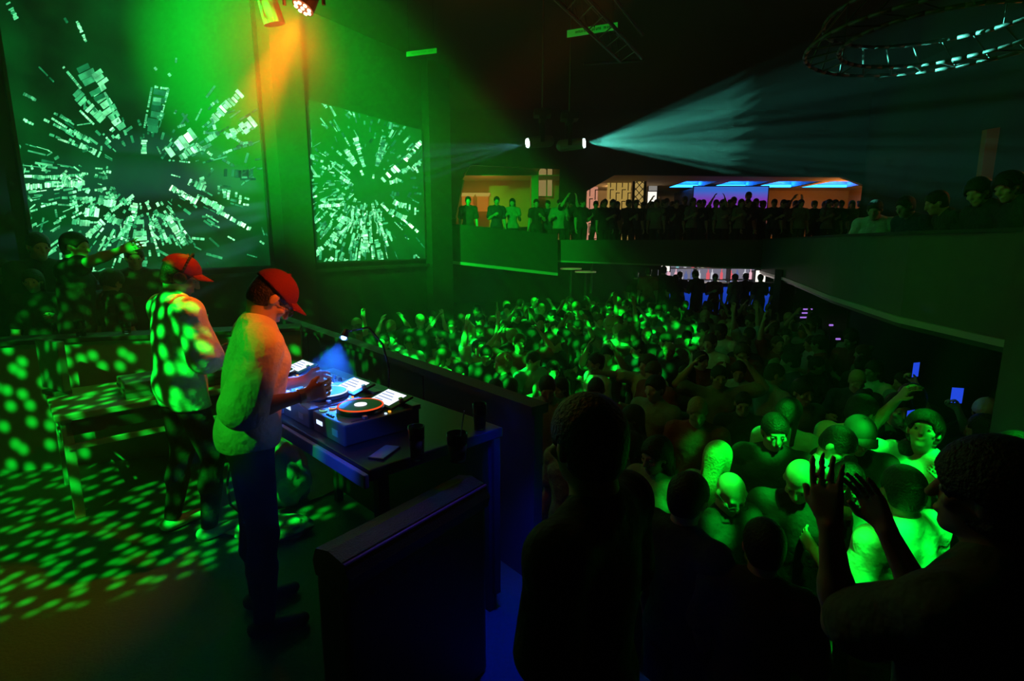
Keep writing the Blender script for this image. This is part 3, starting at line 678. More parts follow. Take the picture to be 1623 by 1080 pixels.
def player(jog, label, ring, ring_e, grp):
    o = jog - SV * .17 - SU * .16
    t = empty('media_player', (o.x, o.y, TZ), rzT, label, 'player', grp)
    b = MB(); b.box((0, 0, .0), (.32, .40, .10), .008); b.box((.0, .36, .09), (.32, .41, .115), .004); b.build('body', M_gear, t)
    b = MB(); b.lathe([(.11, 0), (.113, .006), (.112, .022), (.104, .028), (.100, .026)], (.16, .17, .10), 40); j = b.build('jog_wheel', M_plastic, t, smooth=True)
    b = MB(); b.lathe([(.0985, 0), (.0985, .002)], (.16, .17, .127), 40); b.build('jog_plate', mat('jog_plate_metal', (.06, .06, .07), .35, .2), j)
    b = MB(); pts = [(.16 + .1055 * math.cos(a), .17 + .1055 * math.sin(a), .1265) for a in np.linspace(0, 2 * math.pi, 41)]; b.tube(pts, .0042, 6); b.build('jog_ring', ring_e, j)
    b = MB(); b.lathe([(.030, 0), (.030, .003)], (.16, .17, .129), 24); b.build('jog_display', ring, j)
    Mt = Matrix.Translation((0, .27, .10)) @ Matrix.Rotation(R(16), 4, 'X')
    b = MB(); b.box((.045, 0, 0), (.275, .135, .012), .004, Mt); s = b.build('screen_housing', M_plastic, t)
    b = MB(); b.box((.065, .014, .0125), (.235, .122, .0135), 0, Mt); b.build('screen', M_scr_w, s)
    b = MB()
    for k in range(4): b.box((.075, .03 + .022 * k, .0138), (.075 + .15 * (.5 + .5 * ((k * 37) % 10) / 10), .036 + .022 * k, .0144), 0, Mt)
    b.build('screen_lines', M_line, s)
    b = MB(); b.cyl(Mt @ Vector((.255, .075, .01)), Mt @ Vector((.255, .075, .028)), .012, .011, 16); b.build('browse_knob', mat('pale_knob', (.7, .7, .75), .3, .6), s)
    for k, (x, y, m) in enumerate(((.045, .035, M_ledg), (.045, .085, M_leda))):
        b = MB(); b.lathe([(.017, 0), (.017, .008), (.012, .010)], (x, y, .10), 20); q = b.build('play_button', m if ring_e is M_ledr and False else mat('button_plastic', (.5, .5, .55), .3), t)
        b = MB(); pts = [(x + .018 * math.cos(a), y + .018 * math.sin(a), .106) for a in np.linspace(0, 2 * math.pi, 17)]; b.tube(pts, .002, 5); b.build('button_ring', m, q)
    for x in (.10, .125, .15):
        b = MB(); b.box((x, .02, .10), (x + .017, .032, .106), .002); b.build('button', M_plastic, t)
    for (x, y, m) in ((.03, .25, M_ledb), (.03, .28, M_ledb), (.29, .22, M_ledb), (.275, .25, M_leda), (.03, .33, M_ledb)):
        b = MB(); b.box((x, y, .10), (x + .014, y + .010, .106), .002); b.build('lit_button', m, t)
    b = MB(); b.box((.287, .05, .10), (.293, .19, .1012)); b.build('pitch_slot', M_black, t)
    b = MB(); b.box((.278, .11, .10), (.302, .13, .114), .003); b.build('pitch_fader', mat('pale_knob', (.7, .7, .75), .3, .6), t)
    b = MB(); b.box((.04, -.002, .045), (.10, .0, .065)); b.build('front_light', M_ledb, t)
    b = MB(); b.box((.20, -.002, .03), (.255, .0, .062)); b.build('front_badge', mat('grey_badge', (.4, .45, .55), .3), t)
    return t
player(JOG[0], 'media player at the far left end, behind the DJ hands', M_ledb, M_ledb, 'media players on the table')
player(JOG[1], 'middle media player with white-blue lit jog wheel, beside the mixer', M_ledb, M_ledb, 'media players on the table')
player(JOG[2], 'right-hand media player with red-orange ring round its jog wheel', M_scr_w, M_ledr, 'media players on the table')
o = (JOG[0] + JOG[1]) / 2 - SV * .17 - SU * .155
t = empty('mixer', (o.x, o.y, TZ), rzT, 'dj mixer with rows of knobs, lit bright blue by the small lamp', 'mixer')
b = MB(); b.box((0, 0, 0), (.31, .42, .105), .006); b.build('body', mat('mixer_plate', (.45, .46, .5), .35), t)
for c in range(4):
    for r_ in range(6):
        b = MB(); x, y = .05 + c * .07, .16 + r_ * .042; b.cyl((x, y, .105), (x, y, .125), .011, .008, 12); b.build('knob', M_black, t)
    b = MB(); b.box((.04 + c * .07, .05 + .015 * c % .03, .105), (.062 + c * .07, .066 + .015 * c % .03, .122), .002); b.build('fader', mat('pale_knob', (.7, .7, .75), .3, .6), t)
b = MB(); b.box((.13, .012, .105), (.15, .03, .12), .002); b.build('crossfader', M_black, t)
for k in range(6):
    b = MB(); b.box((.268, .05 + k * .05, .105), (.285, .065 + k * .05, .110), .001); b.build('lit_button', M_ledb, t)
# small blue lamp on a gooseneck
t = empty('desk_lamp', (LAMP.x + .25, LAMP.y - .02, TZ), 0, 'small bright blue lamp on a thin gooseneck above the decks', 'lamp')
L0 = Vector((0, 0, 0)); b = MB(); pts = [Vector((.0, .0, 0)), Vector((.01, .0, .18)), Vector((-.02, .0, .32)), Vector((-.1, .01, .42)), Vector((-.2, .02, .40)), LAMP - Vector((LAMP.x + .25, LAMP.y - .02, TZ)) + Vector((.02, .02, .03))]
b.tube(pts, .006, 8); b.build('gooseneck', M_plastic, t, smooth=True)
b = MB(); b.lathe([(.035, 0), (.035, .01), (.01, .02)]); b.build('base', M_plastic, t)
hd = LAMP - t.location; dr = (Vector((-1.03, 2.80, 1.05)) - LAMP).normalized()
b = MB(); b.cyl(hd - dr * .05, hd + dr * .008, .016, .026, 16, False); b.build('lamp_shade', M_plastic, t, smooth=True)
b = MB(); b.sphere(hd + dr * .0, .017, 12); b.build('bulb', emi('blue_bulb', (.15, .4, 1), 14), t)
# things on the right end of the table
def glass(x, y, h, r, label, liquid, base=TZ, straw=False, ref=None):
    p = local(TAB, x, y, base) if ref is None else Vector(ref)
    t = empty('glass', p, 0, label, 'glass', 'drinks glasses')
    b = MB(); b.lathe([(r * .8, 0), (r, h), (r - .003, h), (r * .78 - .002, .008), (.001, .008)], seg=24); b.build('cup', M_glass, t, smooth=True)
    b = MB(); b.lathe([(r * .76, .010), (r * .9, h * .62)], seg=20); b.build('drink', liquid, t, smooth=True)
    if straw: b = MB(); b.cyl((.0, 0, .012), (.03, .02, h + .09), .003, .003, 6); b.build('straw', mat('pale_straw', (.7, .7, .9), .4), t)
    return t
TAB = [o for o in COL.objects if o.name == 'dj_table'][0]
M_liq = mat('pale_drink', (.35, .5, .25), .1, trans=.6); M_liqd = mat('dark_drink', (.1, .05, .03), .1, trans=.3)
glass(.50, .18, .15, .035, 'tall glass on the table right of the decks', M_liq)
glass(.62, .30, .12, .045, 'wide tumbler with a thin straw near the table end', M_liq, straw=True)
glass(TXE - .06, .62, .13, .035, 'small glass standing on the outer corner of the table', M_liqd)
t = empty('phone', local(TAB, .34, .12, TZ), rzT + .5, 'phone lying face up between the right player and the tall glass', 'phone')
b = MB(); b.box((-.038, -.075, 0), (.038, .075, .009), .004); b.build('case', M_plastic, t)
b = MB(); b.box((-.034, -.07, .009), (.034, .07, .0095)); b.build('screen', mat('phone_glass', (.25, .3, .3), .15), t)
# front barrier of the stage
BD = (B1 - B0).normalized(); BN = Vector((BD.y, -BD.x, 0))
t = empty('stage_barrier', B0, 0, 'dark waist-high barrier between the decks and the crowd', 'barrier')
BLn = (B1 - B0).length; npan = 5
for k in range(npan):
    a = BD * (BLn * k / npan + .01); c = BD * (BLn * (k + 1) / npan - .01)
    b = MB(); b.prism([a - BN * .03, c - BN * .03, c + BN * .03, a + BN * .03], (0, 0, 1.0)); b.build('panel', mat('dark_blue_panel', (.05, .06, .10), .6, bump=.1, bscale=20), t)
b = MB(); b.prism([BN * -.06 + Vector((0, 0, 1.0)), BD * BLn - BN * .06 + Vector((0, 0, 1.0)), BD * BLn + BN * .06 + Vector((0, 0, 1.0)), BN * .06 + Vector((0, 0, 1.0))], (0, 0, .05)); b.build('top_rail', mat('dark_blue_panel', (.05, .06, .10), .6), t)
# padded side wing near the camera
P0 = WZ(497, 868, .90); P1 = WZ(725, 752, .90); P0.z = P1.z = 0; dv = (P1 - P0); Lw = dv.length
t = empty('padded_screen', P0, math.atan2(dv.y, dv.x), 'black leather padded side screen of the booth, nearest the camera', 'screen')
b = MB(); b.box((0, -.16, .0), (Lw, .0, .80), .02); b.build('body', M_leather, t)
b = MB()
prof = [(.0, .80), (-.17, .80), (-.185, .85), (-.15, .90), (-.08, .915), (-.01, .90), (.012, .85)]
b.prism([(0, y, z) for y, z in prof], (Lw, 0, 0)); b.build('padded_rail', M_leather, t, smooth=False)
b = MB(); b.tube([(.0, -.16, .893), (Lw, -.16, .893)], .006, 8); b.build('violet_edge', mat('violet_edge_light', (.35, .2, .6), .4), t)  # violet colour stands in for blue light on the pad's edge
for k in range(10):
    b = MB(); b.sphere((Lw * (k + .5) / 10, -.166, .74), .008, 6); b.build('stud', M_metal, t)
t = empty('power_box', (-.45, 1.42, 0), .6, 'small power box with a green light low on the padded screen', 'box')
b = MB(); b.box((-.06, -.04, 0), (.06, .04, .42), .01); b.build('body', M_plastic, t)
b = MB(); b.box((-.012, -.043, .36), (.0, -.04, .368)); b.box((.006, -.043, .366), (.016, -.04, .374)); b.build('light', emi('tiny_green_led', (.3, 1, .2), 2), t)

# ------------------------------------------------------------------ left: low wall, table, laptop case, bag
LW0 = Vector((-6.6, 3.45, 0)); LW1 = Vector((-2.0, 5.0, 0)); lwd = (LW1 - LW0).normalized(); lwn = Vector((lwd.y, -lwd.x, 0))
b = MB(); b.prism([LW0, LW1, LW1 - lwn * .25, LW0 - lwn * .25], (0, 0, 1.08)); struct('wall_low', b, M_lowwall)
b = MB(); b.prism([LW0 + lwn * .03 + Vector((0, 0, 1.081)), LW1 + lwn * .03 + Vector((0, 0, 1.081)), LW1 - lwn * .28 + Vector((0, 0, 1.081)), LW0 - lwn * .28 + Vector((0, 0, 1.081))], (0, 0, .035)); struct('trim_2', b, M_black)
T0 = Vector((-3.05, 3.42, 0)); tx = Vector((.72, .69, 0)); 
t = empty('equipment_table', T0, math.atan2(tx.y, tx.x), 'grey equipment table with steel legs behind the man in the red cap', 'table')
LT, WT = 1.25, .85
b = MB(); b.box((0, 0, .72), (LT, WT, .76), .006); b.build('tabletop', M_table, t)
for x in (.03, LT - .09):
    for y in (.03, WT - .09):
        b = MB(); b.box((x, y, 0), (x + .06, y + .06, .72), .006); b.build('leg', M_table, t)
b = MB(); b.box((.05, .03, .60), (LT - .05, .06, .70), .004); b.build('apron', M_plastic, t)
b = MB(); b.box((.05, .02, .50), (LT - .05, .05, .54), .004); b.build('rail', M_table, t)
b = MB(); b.box((.03, .05, .50), (.06, WT - .05, .54), .004); b.build('rail', M_table, t)
b = MB(); b.box((.03, .05, .60), (.05, WT - .05, .70), .004); b.build('apron', M_plastic, t)
TB = t
c = empty('flight_case', local(TB, .42, .14, .76), math.atan2(tx.y, tx.x), 'flat black case lying on the grey equipment table', 'case')
b = MB(); b.box((0, 0, 0), (.75, .36, .12), .01); b.build('body', M_gear, c)
b = MB(); b.box((-.004, -.004, .05), (.754, .364, .066), .002); b.build('metal_band', M_metal, c)
for x in (.15, .55):
    b = MB(); b.box((x, -.012, .035), (x + .05, -.003, .085), .002); b.build('latch', M_metal, c)
c = empty('monitor_panel', local(TB, .10, .55, .76), math.atan2(tx.y, tx.x) + .35, 'upright panel standing at the back of the equipment table', 'panel')
b = MB(); b.box((0, 0, .04), (.05, .32, .42), .008); b.build('body', M_gear, c)
b = MB(); b.box((-.03, .06, 0), (.08, .26, .035), .006); b.build('foot', M_metal, c)
# cups on the low wall
def cup(s, off, h, r, label, m=None):
    p = LW0 + lwd * s - lwn * off + Vector((0, 0, 1.116))
    t = empty('cup', p, 0, label, 'cup', 'cups on the low wall')
    b = MB(); b.lathe([(r * .75, 0), (r, h), (r - .003, h), (r * .72, .01), (.001, .01)], seg=20); b.build('side', M_glass if m is None else m, t, smooth=True)
    b = MB(); b.lathe([(r * .70, .012), (r * .85, h * .5)], seg=16); b.build('drink', M_liq, t, smooth=True)
cup(3.1, .10, .13, .045, 'leftmost clear cup on the low wall')
cup(3.42, .14, .10, .04, 'short middle cup on the low wall')
cup(3.68, .08, .12, .05, 'wide round cup, second from the right on the low wall')
cup(4.02, .12, .14, .055, 'rightmost pale cup on the low wall', mat('pale_cup', (.5, .55, .4), .4))
# rumpled plastic bag and cloth beside DJ legs
def rumple(name, c, r, sq, m, label, cat, seed, kids=None):
    bm = bmesh.new(); bmesh.ops.create_icosphere(bm, subdivisions=4, radius=1)
    rr = random.Random(seed); ph = [(Vector((rr.gauss(0, 1), rr.gauss(0, 1), rr.gauss(0, 1))) * 3, rr.uniform(0, 6)) for _ in range(12)]
    for v in bm.verts:
        n = v.co.copy(); d = sum(abs(math.sin(n.dot(a) + p)) for a, p in ph) / 12 - .6
        q = n * (1 + d * .9); v.co = Vector((q.x * r * sq[0], q.y * r * sq[1], max(-.75, q.z) * r * sq[2] + .75 * r * sq[2]))
    me = bpy.data.meshes.new(name); bm.to_mesh(me); bm.free()
    for p in me.polygons: p.use_smooth = True
    o = link_mesh(name, me, m, None, c); tagit(o, label, cat); return o
bg = rumple('plastic_bag', Vector((-1.72, 3.72, .0)), .2, (1, .9, 1.5), mat('shiny_bag_plastic', (.35, .38, .35), .22), 'rumpled shiny plastic bag on the stage floor between the two DJs', 'bag', 4)
b = MB(); b.tube([(-.08, 0, .5), (-.06, 0, .62), (.03, .02, .65), (.08, 0, .5)], .008, 8); b.build('handle', mat('shiny_bag_plastic', (.4, .4, .4), .25), bg)
rumple('folded_cloth', Vector((-1.60, 3.30, 0)), .2, (1.3, .8, .22), M_white, 'flat pale cloth lying on the floor in front of the plastic bag', 'cloth', 9)
b = MB()
pts = [Vector((-1.9, 3.75, .95)), Vector((-1.93, 3.68, .7)), Vector((-1.99, 3.6, .45)), Vector((-2.0, 3.52, .22)), Vector((-1.95, 3.45, .12)), Vector((-1.85, 3.45, .02)), Vector((-1.7, 3.55, .01)), Vector((-1.5, 3.7, .012)), Vector((-1.35, 3.9, .012))]
b.tube([p for p in pts], .009, 8); o = b.build('cable', M_plastic, None, smooth=True); tagit(o, 'black cable hanging in a loop beside the legs of the red-capped man', 'cable')

# ------------------------------------------------------------------ upper level: parapets, rear rooms
def strip(name, top, bot, thick, m, parent=None, kind=True):
    """vertical panel between two rows of world points"""
    b = MB(); n = len(top)
    for i in range(n - 1):
        a, c = top[i], top[i + 1]; e, g = bot[i], bot[i + 1]; d = (c - a); nn = Vector((d.y, -d.x, 0)).normalized() * thick
        v = [b.bm.verts.new(p) for p in (a, c, g, e, a - nn, c - nn, g - nn, e - nn)]
        for q in ((0, 1, 2, 3), (7, 6, 5, 4), (0, 4, 5, 1), (3, 2, 6, 7), (0, 3, 7, 4), (1, 5, 6, 2)): b.bm.faces.new([v[i] for i in q])
    o = b.build(name, m, parent)
    if parent is None: o['kind'] = 'structure'
    return o
BT, BB, BF, GF = 1.98, 1.20, 1.48, 1.22        # parapet top, bottom; upper floor
PLn = [Vector((.95, 13.9, 0)), Vector((6.4, 13.9, 0)), Vector((5.4, 10.4, 0)), Vector((4.3, 7.2, 0)), Vector((3.72, 5.1, 0)), Vector((3.62, 3.9, 0)), Vector((3.62, 1.9, 0))]
up = Vector((0, 0, 1))
strip('parapet', [p + up * BT for p in PLn[:2]], [PLn[0] + up * 1.44, PLn[1] + up * 1.24], .12, M_parapet)
strip('parapet', [p + up * BT for p in PLn[1:]], [p + up * BB for p in PLn[1:]], .12, M_parapet)
strip('trim_3', [p + up * (BB + .005) + Vector((-.03, 0, 0)) for p in PLn[1:]], [p + up * (BB - .05) + Vector((-.03, 0, 0)) for p in PLn[1:]], .06, M_trim)
strip('trim_4', [p + up * (BT + .03) + Vector((-.02, 0, 0)) for p in PLn[1:]], [p + up * BT + Vector((-.02, 0, 0)) for p in PLn[1:]], .16, M_black)
strip('trim_5', [PLn[0] + up * 1.47 + Vector((0, -.04, 0)), PLn[1] + up * 1.27 + Vector((0, -.04, 0))], [PLn[0] + up * 1.43 + Vector((0, -.04, 0)), PLn[1] + up * 1.23 + Vector((0, -.04, 0))], .06, M_trim)
# left end of the parapet
l0, l1 = W(690, 352, 12.6), W(884, 372, 13.6); m0, m1 = W(682, 413, 12.6), W(884, 436, 13.6)
strip('parapet', [l0, l1], [m0, m1], .12, mat('parapet_plaster_shaded', (.035, .035, .035), .8))  # plaster colour darkened here to hold down the green beam's light
strip('trim_6', [m0 + up * .05 + Vector((0, -.04, 0)), m1 + up * .05 + Vector((0, -.04, 0))], [m0 - up * .02 + Vector((0, -.04, 0)), m1 - up * .02 + Vector((0, -.04, 0))], .05, M_trim)
b = MB(); b.prism([PLn[1], PLn[2], PLn[3], PLn[4], PLn[5], PLn[6], Vector((8.2, 1.9, 0)), Vector((8.2, 13.0, 0)), Vector((8.2, 13.9, 0))], (0, 0, -.12))
o = b.build('gallery_floor', M_dfloor); o.location = (.02, 0, GF); o['kind'] = 'structure'
b = MB(); b.prism([PLn[0], Vector((13, 13.9, 0)), Vector((13, 21, 0)), Vector((-2.6, 21, 0)), Vector((-2.6, 13.9, 0))], (0, 0, -.04))
o = b.build('upper_floor', M_dfloor); o.location = (0.02, .02, BF); o['kind'] = 'structure'
b = MB(); b.box((3.38, 3.35, FZ), (3.66, 3.62, 5.5)); struct('column', b, M_parapet)
b = MB(); b.box((5.6, 11.2, FZ), (5.9, 11.5, BF - .13)); struct('column', b, M_black)
# bulkhead above the rear room, with openings
YB = 15.6
def wall_poly(name, pts, Y, th, m):
    b = MB(); b.prism([W(x, y, Y) for x, y in pts], (0, th, 0)); o = b.build(name, m); o['kind'] = 'structure'; return o
def wall_polyg(*a): return wall_poly(*a)
M_bulk = mat('dark_bulkhead_paint', (.02, .016, .014), .85, bump=.1, bscale=4)
wall_poly('bulkhead', [(640, 60), (1660, 60), (1660, 262), (1408, 308), (1335, 281), (975, 277), (930, 303), (905, 268), (745, 262), (728, 292), (640, 292)], YB, .15, M_bulk)
wall_poly('pier', [(640, 292), (735, 285), (722, 345), (640, 350)], YB, .3, M_black)
wall_poly('pier', [(905, 268), (930, 303), (926, 370), (885, 370), (888, 268)], YB, .25, M_bulk)
wall_poly('pier', [(1408, 290), (1500, 280), (1500, 420), (1408, 420)], YB, .3, M_black)
# rear room shell
b = MB(); b.box((.8, 15.75, 3.98), (8.2, 21, 4.05)); CE = None
b.bm.free()
cov = [((1058, 1106), 0), ((1122, 1181), 1), ((1190, 1253), 2), ((1266, 1341), 3)]
y0c, y1c = 17.2, 19.2; zc_ = 3.86
xs = []
for (a, c), i in cov:
    pa = W(a, 296, y1c); pc = W(c, 298, y1c); xs.append((pa.x, pc.x, pc.z))
zc_ = sum(q[2] for q in xs) / 4
b = MB(); edges = [-2.6] + [v for q in xs for v in q[:2]] + [13]
for i in range(0, len(edges), 2): b.box((edges[i], y0c, zc_), (edges[i + 1], y1c, zc_ + .02))
b.box((-2.6, 15.76, zc_), (13, y0c, zc_ + .02)); b.box((-2.6, y1c, zc_), (13, 21, zc_ + .02)); struct('ceiling_rear_room', b, M_warm)
for i, (xa, xc, _) in enumerate(xs):
    t = empty('ceiling_cove', ((xa + xc) / 2, y1c, zc_), 0, ['leftmost blue-lit ceiling recess over the upper bar', 'second blue-lit ceiling recess from the left', 'third blue-lit ceiling recess from the left', 'rightmost blue-lit ceiling recess, set apart by a dark beam'][i], 'light', 'blue ceiling recesses'); hw = (xc - xa) / 2
    b = MB(); L = y1c - y0c
    b.box((-hw, -L, .3), (hw, 0, .32)); b.box((-hw, 0, 0), (hw, .02, .3)); b.box((-hw - .01, -L, 0), (-hw, 0, .3)); b.box((hw, -L, 0), (hw + .01, 0, .3)); b.build('recess', mat('recess_paint', (.3, .5, .8), .7), t)
    b = MB(); b.box((-hw + .02, -.05, .02), (hw - .02, -.01, .10)); b.build('light_strip', emi('blue_strip', (.02, .35, 1), 6), t)
    l = bpy.data.lights.new('cove_light', 'AREA'); l.energy = 20; l.color = (.02, .25, 1); l.shape = 'RECTANGLE'; l.size = hw * 1.8; l.size_y = .06
    lo = bpy.data.objects.new('cove_light', l); COL.objects.link(lo); lo.location = ((xa + xc) / 2, y1c - .12, zc_ + .05); lo.rotation_euler = (R(-160), 0, 0)
b = MB(); b.box((-2.6, 20.2, 1.35), (12.4, 20.3, zc_)); struct('wall_rear_room', b, M_warm)
b = MB(); b.prism([Vector((12.3, 20.3, 1.35)), Vector((11.5, 16.0, 1.35)), Vector((11.6, 16.0, 1.35)), Vector((12.4, 20.3, 1.35))], (0, 0, 2.5)); struct('wall_orange', b, M_orange)
b = MB(); b.prism([W(735, 262, 17.0), W(905, 262, 17.0), W(905, 360, 17.0), W(722, 360, 17.0)], (0, .1, 0)); struct('wall_left_room', b, M_orange)
b = MB(); b.box((.55, 15.8, 1.35), (.75, 20.2, 3.9)); struct('wall_between', b, M_warm)
# left room: two pale arch niches and two self-glowing orange panels
def arch(px, py, w_, h_, Y, label, m):
    c = W(px, py, Y); t = empty('wall_niche', c, 0, label, 'niche', 'pale arched niches')
    pts = [(-w_, 0, 0), (w_, 0, 0)] + [(w_ * math.cos(a), 0, h_ + w_ * math.sin(a)) for a in np.linspace(0, math.pi, 9)]
    b = MB(); b.prism(pts, (0, .03, 0)); b.build('panel', m, t)
    b = MB(); b.tube([Vector(p) + Vector((0, -.01, 0)) for p in pts + pts[:1]], .02, 6); b.build('rim', M_orange, t)
M_niche = emi('niche_glow', (.55, .36, .13), .55)  # niche panels emit a warm tone in place of room light
arch(860, 312, .14, .72, 16.9, 'left pale arched niche in the orange room', M_niche)
arch(871, 312, .09, .80, 16.85, 'right narrow arched niche in the orange room', M_niche)
for (x, y, lb) in ((741, 322, 'left glowing orange wall panel behind the upper-level guests'), (765, 322, 'right glowing orange wall panel behind the upper-level guests')):
    c = W(x, y, 16.9); t = empty('glow_panel', c, 0, lb, 'lamp', 'orange wall panels')
    b = MB(); b.box((-.17, 0, -.25), (.17, .04, .2), .01); b.build('panel', emi('orange_glow', (.75, .18, .02), .6), t)
    b = MB(); b.prism([(-.2, -.04, .2), (.2, -.04, .2), (.24, -.04, .30), (-.24, -.04, .30)], (0, .08, 0)); b.build('shade', emi('yellow_glow', (.8, .5, .1), .6), t)
# rear room: fretwork panels, lattice panel, lit doorway, blue panel
def fret(px0, px1, py0, py1, Y, label, seed, back):
    a = W(px0, py1, Y); c = W(px1, py0, Y); a.z = BF; w_, h_ = c.x - a.x, c.z - a.z
    t = empty('fretwork_panel', a, 0, label, 'panel', 'fretwork wall panels'); rr = random.Random(seed)
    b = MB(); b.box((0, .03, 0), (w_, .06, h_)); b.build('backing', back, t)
    n = max(2, int(w_ / .17))
    for i in range(n):
        x = (i + .5) * w_ / n; z = -.1 * (i % 2); k = 0
        while z < h_ - .05:
            z2 = min(h_, z + .30); zz = max(0, z)
            b = MB(); b.box((x - .012, -.01, zz), (x + .012, .02, z2)); b.box((x - .012, -.01, z2 - .024), (min(w_, x + w_ / n * .6), .02, z2)); b.build('slat', M_black, t); z += .36; k += 1
    return t
fret(962, 1001, 283, 330, 17.6, 'fretwork panel of stepped black slats over a glowing yellow backing', 1, emi('yellow_backing_glow', (.62, .40, .09), .75))  # backing emits yellow to imitate a lamp-lit wall
fret(930, 948, 296, 334, 16.6, 'curved fretwork panel with a glowing red backing at the left of the rear room', 2, emi('red_backing_glow', (.85, .35, .22), .8))  # red backing glows by itself, imitating room light
a = W(1003, 330, 17.2); c = W(1023, 281, 17.2); w_, h_ = c.x - a.x, c.z - a.z
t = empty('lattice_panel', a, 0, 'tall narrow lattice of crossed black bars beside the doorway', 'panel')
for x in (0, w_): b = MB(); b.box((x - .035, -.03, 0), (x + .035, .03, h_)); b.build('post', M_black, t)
b = MB(); b.box((0, .04, 0), (w_, .06, h_)); b.build('backing', emi('tan_backing_glow', (.62, .42, .12), .75), t)  # tan backing emits its tone like a wall under lamps
for k in range(5):
    for s_ in (0, 1):
        z0 = k * h_ / 4 - .2; z1_ = z0 + w_ * 1.1
        A = Vector((0 if s_ == 0 else w_, 0, max(0.02, z0))); C_ = Vector((w_ if s_ == 0 else 0, 0, min(h_, z1_)))
        b = MB(); b.cyl(A, C_, .012, .012, 6); b.build('bar', M_black, t)
def lightbox(px0, px1, py0, py1, Y, label, m, cat='panel', grp=None, name='light_panel', frame=M_black):
    a = W(px0, py1, Y); c = W(px1, py0, Y); w_, h_ = c.x - a.x, c.z - a.z
    t = empty(name, a, 0, label, cat, grp)
    b = MB(); b.box((0, 0, 0), (w_, .03, h_)); b.build('glow_face', m, t)
    dep = (20.2 - Y if a.z > 1.45 else 20.98 - Y) if Y > 16.3 else .12
    b = MB(); b.box((.02, .031, .02), (w_ - .02, dep, h_ - .02)); b.build('casing', M_black, t)
    b = MB(); b.box((-.03, -.01, -.03), (0, .05, h_ + .03)); b.box((w_, -.01, -.03), (w_ + .03, .05, h_ + .03)); b.box((0, -.01, h_), (w_, .05, h_ + .03)); b.build('frame', frame, t)
    zb = -.4 if a.z < 1.45 else (BF if Y > 13 else GF)
    if Y <= 16.3 or a.z > 1.45: b = MB(); b.box((0, .031, zb - a.z), (w_, .12, -.03)); b.build('plinth', M_black, t)
    return t
lightbox(1026, 1041, 304, 328, 18.5, 'bright white doorway to the right of the lattice', emi('white_light', (1, .95, .85), 1.3), 'doorway', name='doorway')
lightbox(1028, 1042, 290, 303, 18.55, 'grey panel above the white doorway', emi('grey_light', (.35, .33, .3), .8), 'panel')
def grad_mat(name, c0, c1, st, axis=2, lo=0, hi=1):
    m = bpy.data.materials.new(name); m.use_nodes = True; nt = m.node_tree; nt.nodes.clear()
    tc = nt.nodes.new('ShaderNodeTexCoord'); sp = nt.nodes.new('ShaderNodeSeparateXYZ'); mr = nt.nodes.new('ShaderNodeMapRange'); cr = nt.nodes.new('ShaderNodeMix'); cr.data_type = 'RGBA'
    e = nt.nodes.new('ShaderNodeEmission'); o = nt.nodes.new('ShaderNodeOutputMaterial'); nt.links.new(tc.outputs['Object'], sp.inputs[0]); nt.links.new(sp.outputs[axis], mr.inputs[0])
    mr.inputs[1].default_value = lo; mr.inputs[2].default_value = hi; nt.links.new(mr.outputs[0], cr.inputs[0]); cr.inputs[6].default_value = (*c0, 1); cr.inputs[7].default_value = (*c1, 1)
    nt.links.new(cr.outputs[2], e.inputs[0]); e.inputs[1].default_value = st; nt.links.new(e.outputs[0], o.inputs[0]); return m
lightbox(1098, 1218, 296, 330, 18.0, 'wide backlit blue and violet panel behind the upper bar', grad_mat('blue_panel_glow', (.28, .05, .6), (.05, .2, .85), .75, 2, .25, .55), name='backlit_panel')
lightbox(1391, 1408, 310, 345, 16.2, 'glowing orange strip at the right end of the rear room', emi('orange_strip', (.7, .25, .04), .5))
for k in range(3):
    a = W(1500, 276 + 5.2 * k, 13.0); c = W(1574, 277 + 5.2 * k, 13.0)
    b = MB(); b.box((0, 0, -.015), ((c - a).x, .03, .015)); o = b.build('wall_light_bar', emi('dim_orange_bar', (.5, .11, .01), .22), None, loc=a); tagit(o, ['topmost', 'middle', 'lowest'][k] + ' of the three dim orange bars at the upper right', 'light', 'dim orange bars')
b = MB(); b.prism([W(1565, 205, 9.5), W(1625, 195, 9.5), W(1625, 300, 9.5), W(1598, 362, 9.5), W(1570, 330, 9.5), W(1548, 330, 9.5)], (0, .1, 0)); o = b.build('wall_corner', M_orange); o['kind'] = 'structure'
t = lightbox(1596, 1602, 330, 358, 9.3, 'thin orange glowing strip at the far right edge', emi('orange_strip2', (.8, .2, .03), .5))

# ------------------------------------------------------------------ lower bar
t = empty('bar_counter', W(1045, 520, 14.7), 0, 'long bar with a blue glowing front below the upper level', 'bar')
a = W(1050, 452, 14.7) - t.location; c = W(1240, 466, 14.7) - t.location
zt = a.z; b = MB(); b.box((a.x, -.05, zt), (c.x, .55, zt + .05), .01); b.build('countertop', M_black, t)
b = MB(); b.box((a.x, .05, -.2), (c.x, .5, zt)); b.build('body', M_black, t)
for i in range(6):
    x0 = a.x + (c.x - a.x) * i / 6 + .04; x1 = a.x + (c.x - a.x) * (i + 1) / 6 - .04
    b = MB(); b.box((x0, .03, 0), (x1, .05, zt - .06), .005); b.build('glowing_panel', grad_mat('bar_glow%d' % i, (.0, .02, .3), (.02, .10, .95), .5, 2, .2, 1.0), t)
YS = 16.9
aS = W(1046, 464, YS); cS = W(1215, 410, YS)
t = empty('back_bar', (aS.x, YS, aS.z), 0, 'back bar shelving with bottles between two white lit columns', 'shelf')
w_, h_ = cS.x - aS.x, cS.z - aS.z
b = MB(); b.box((0, .3, -.6), (w_, .34, h_)); b.build('back_panel', emi('bar_back_glow', (.16, .15, .2), 1.2), t)
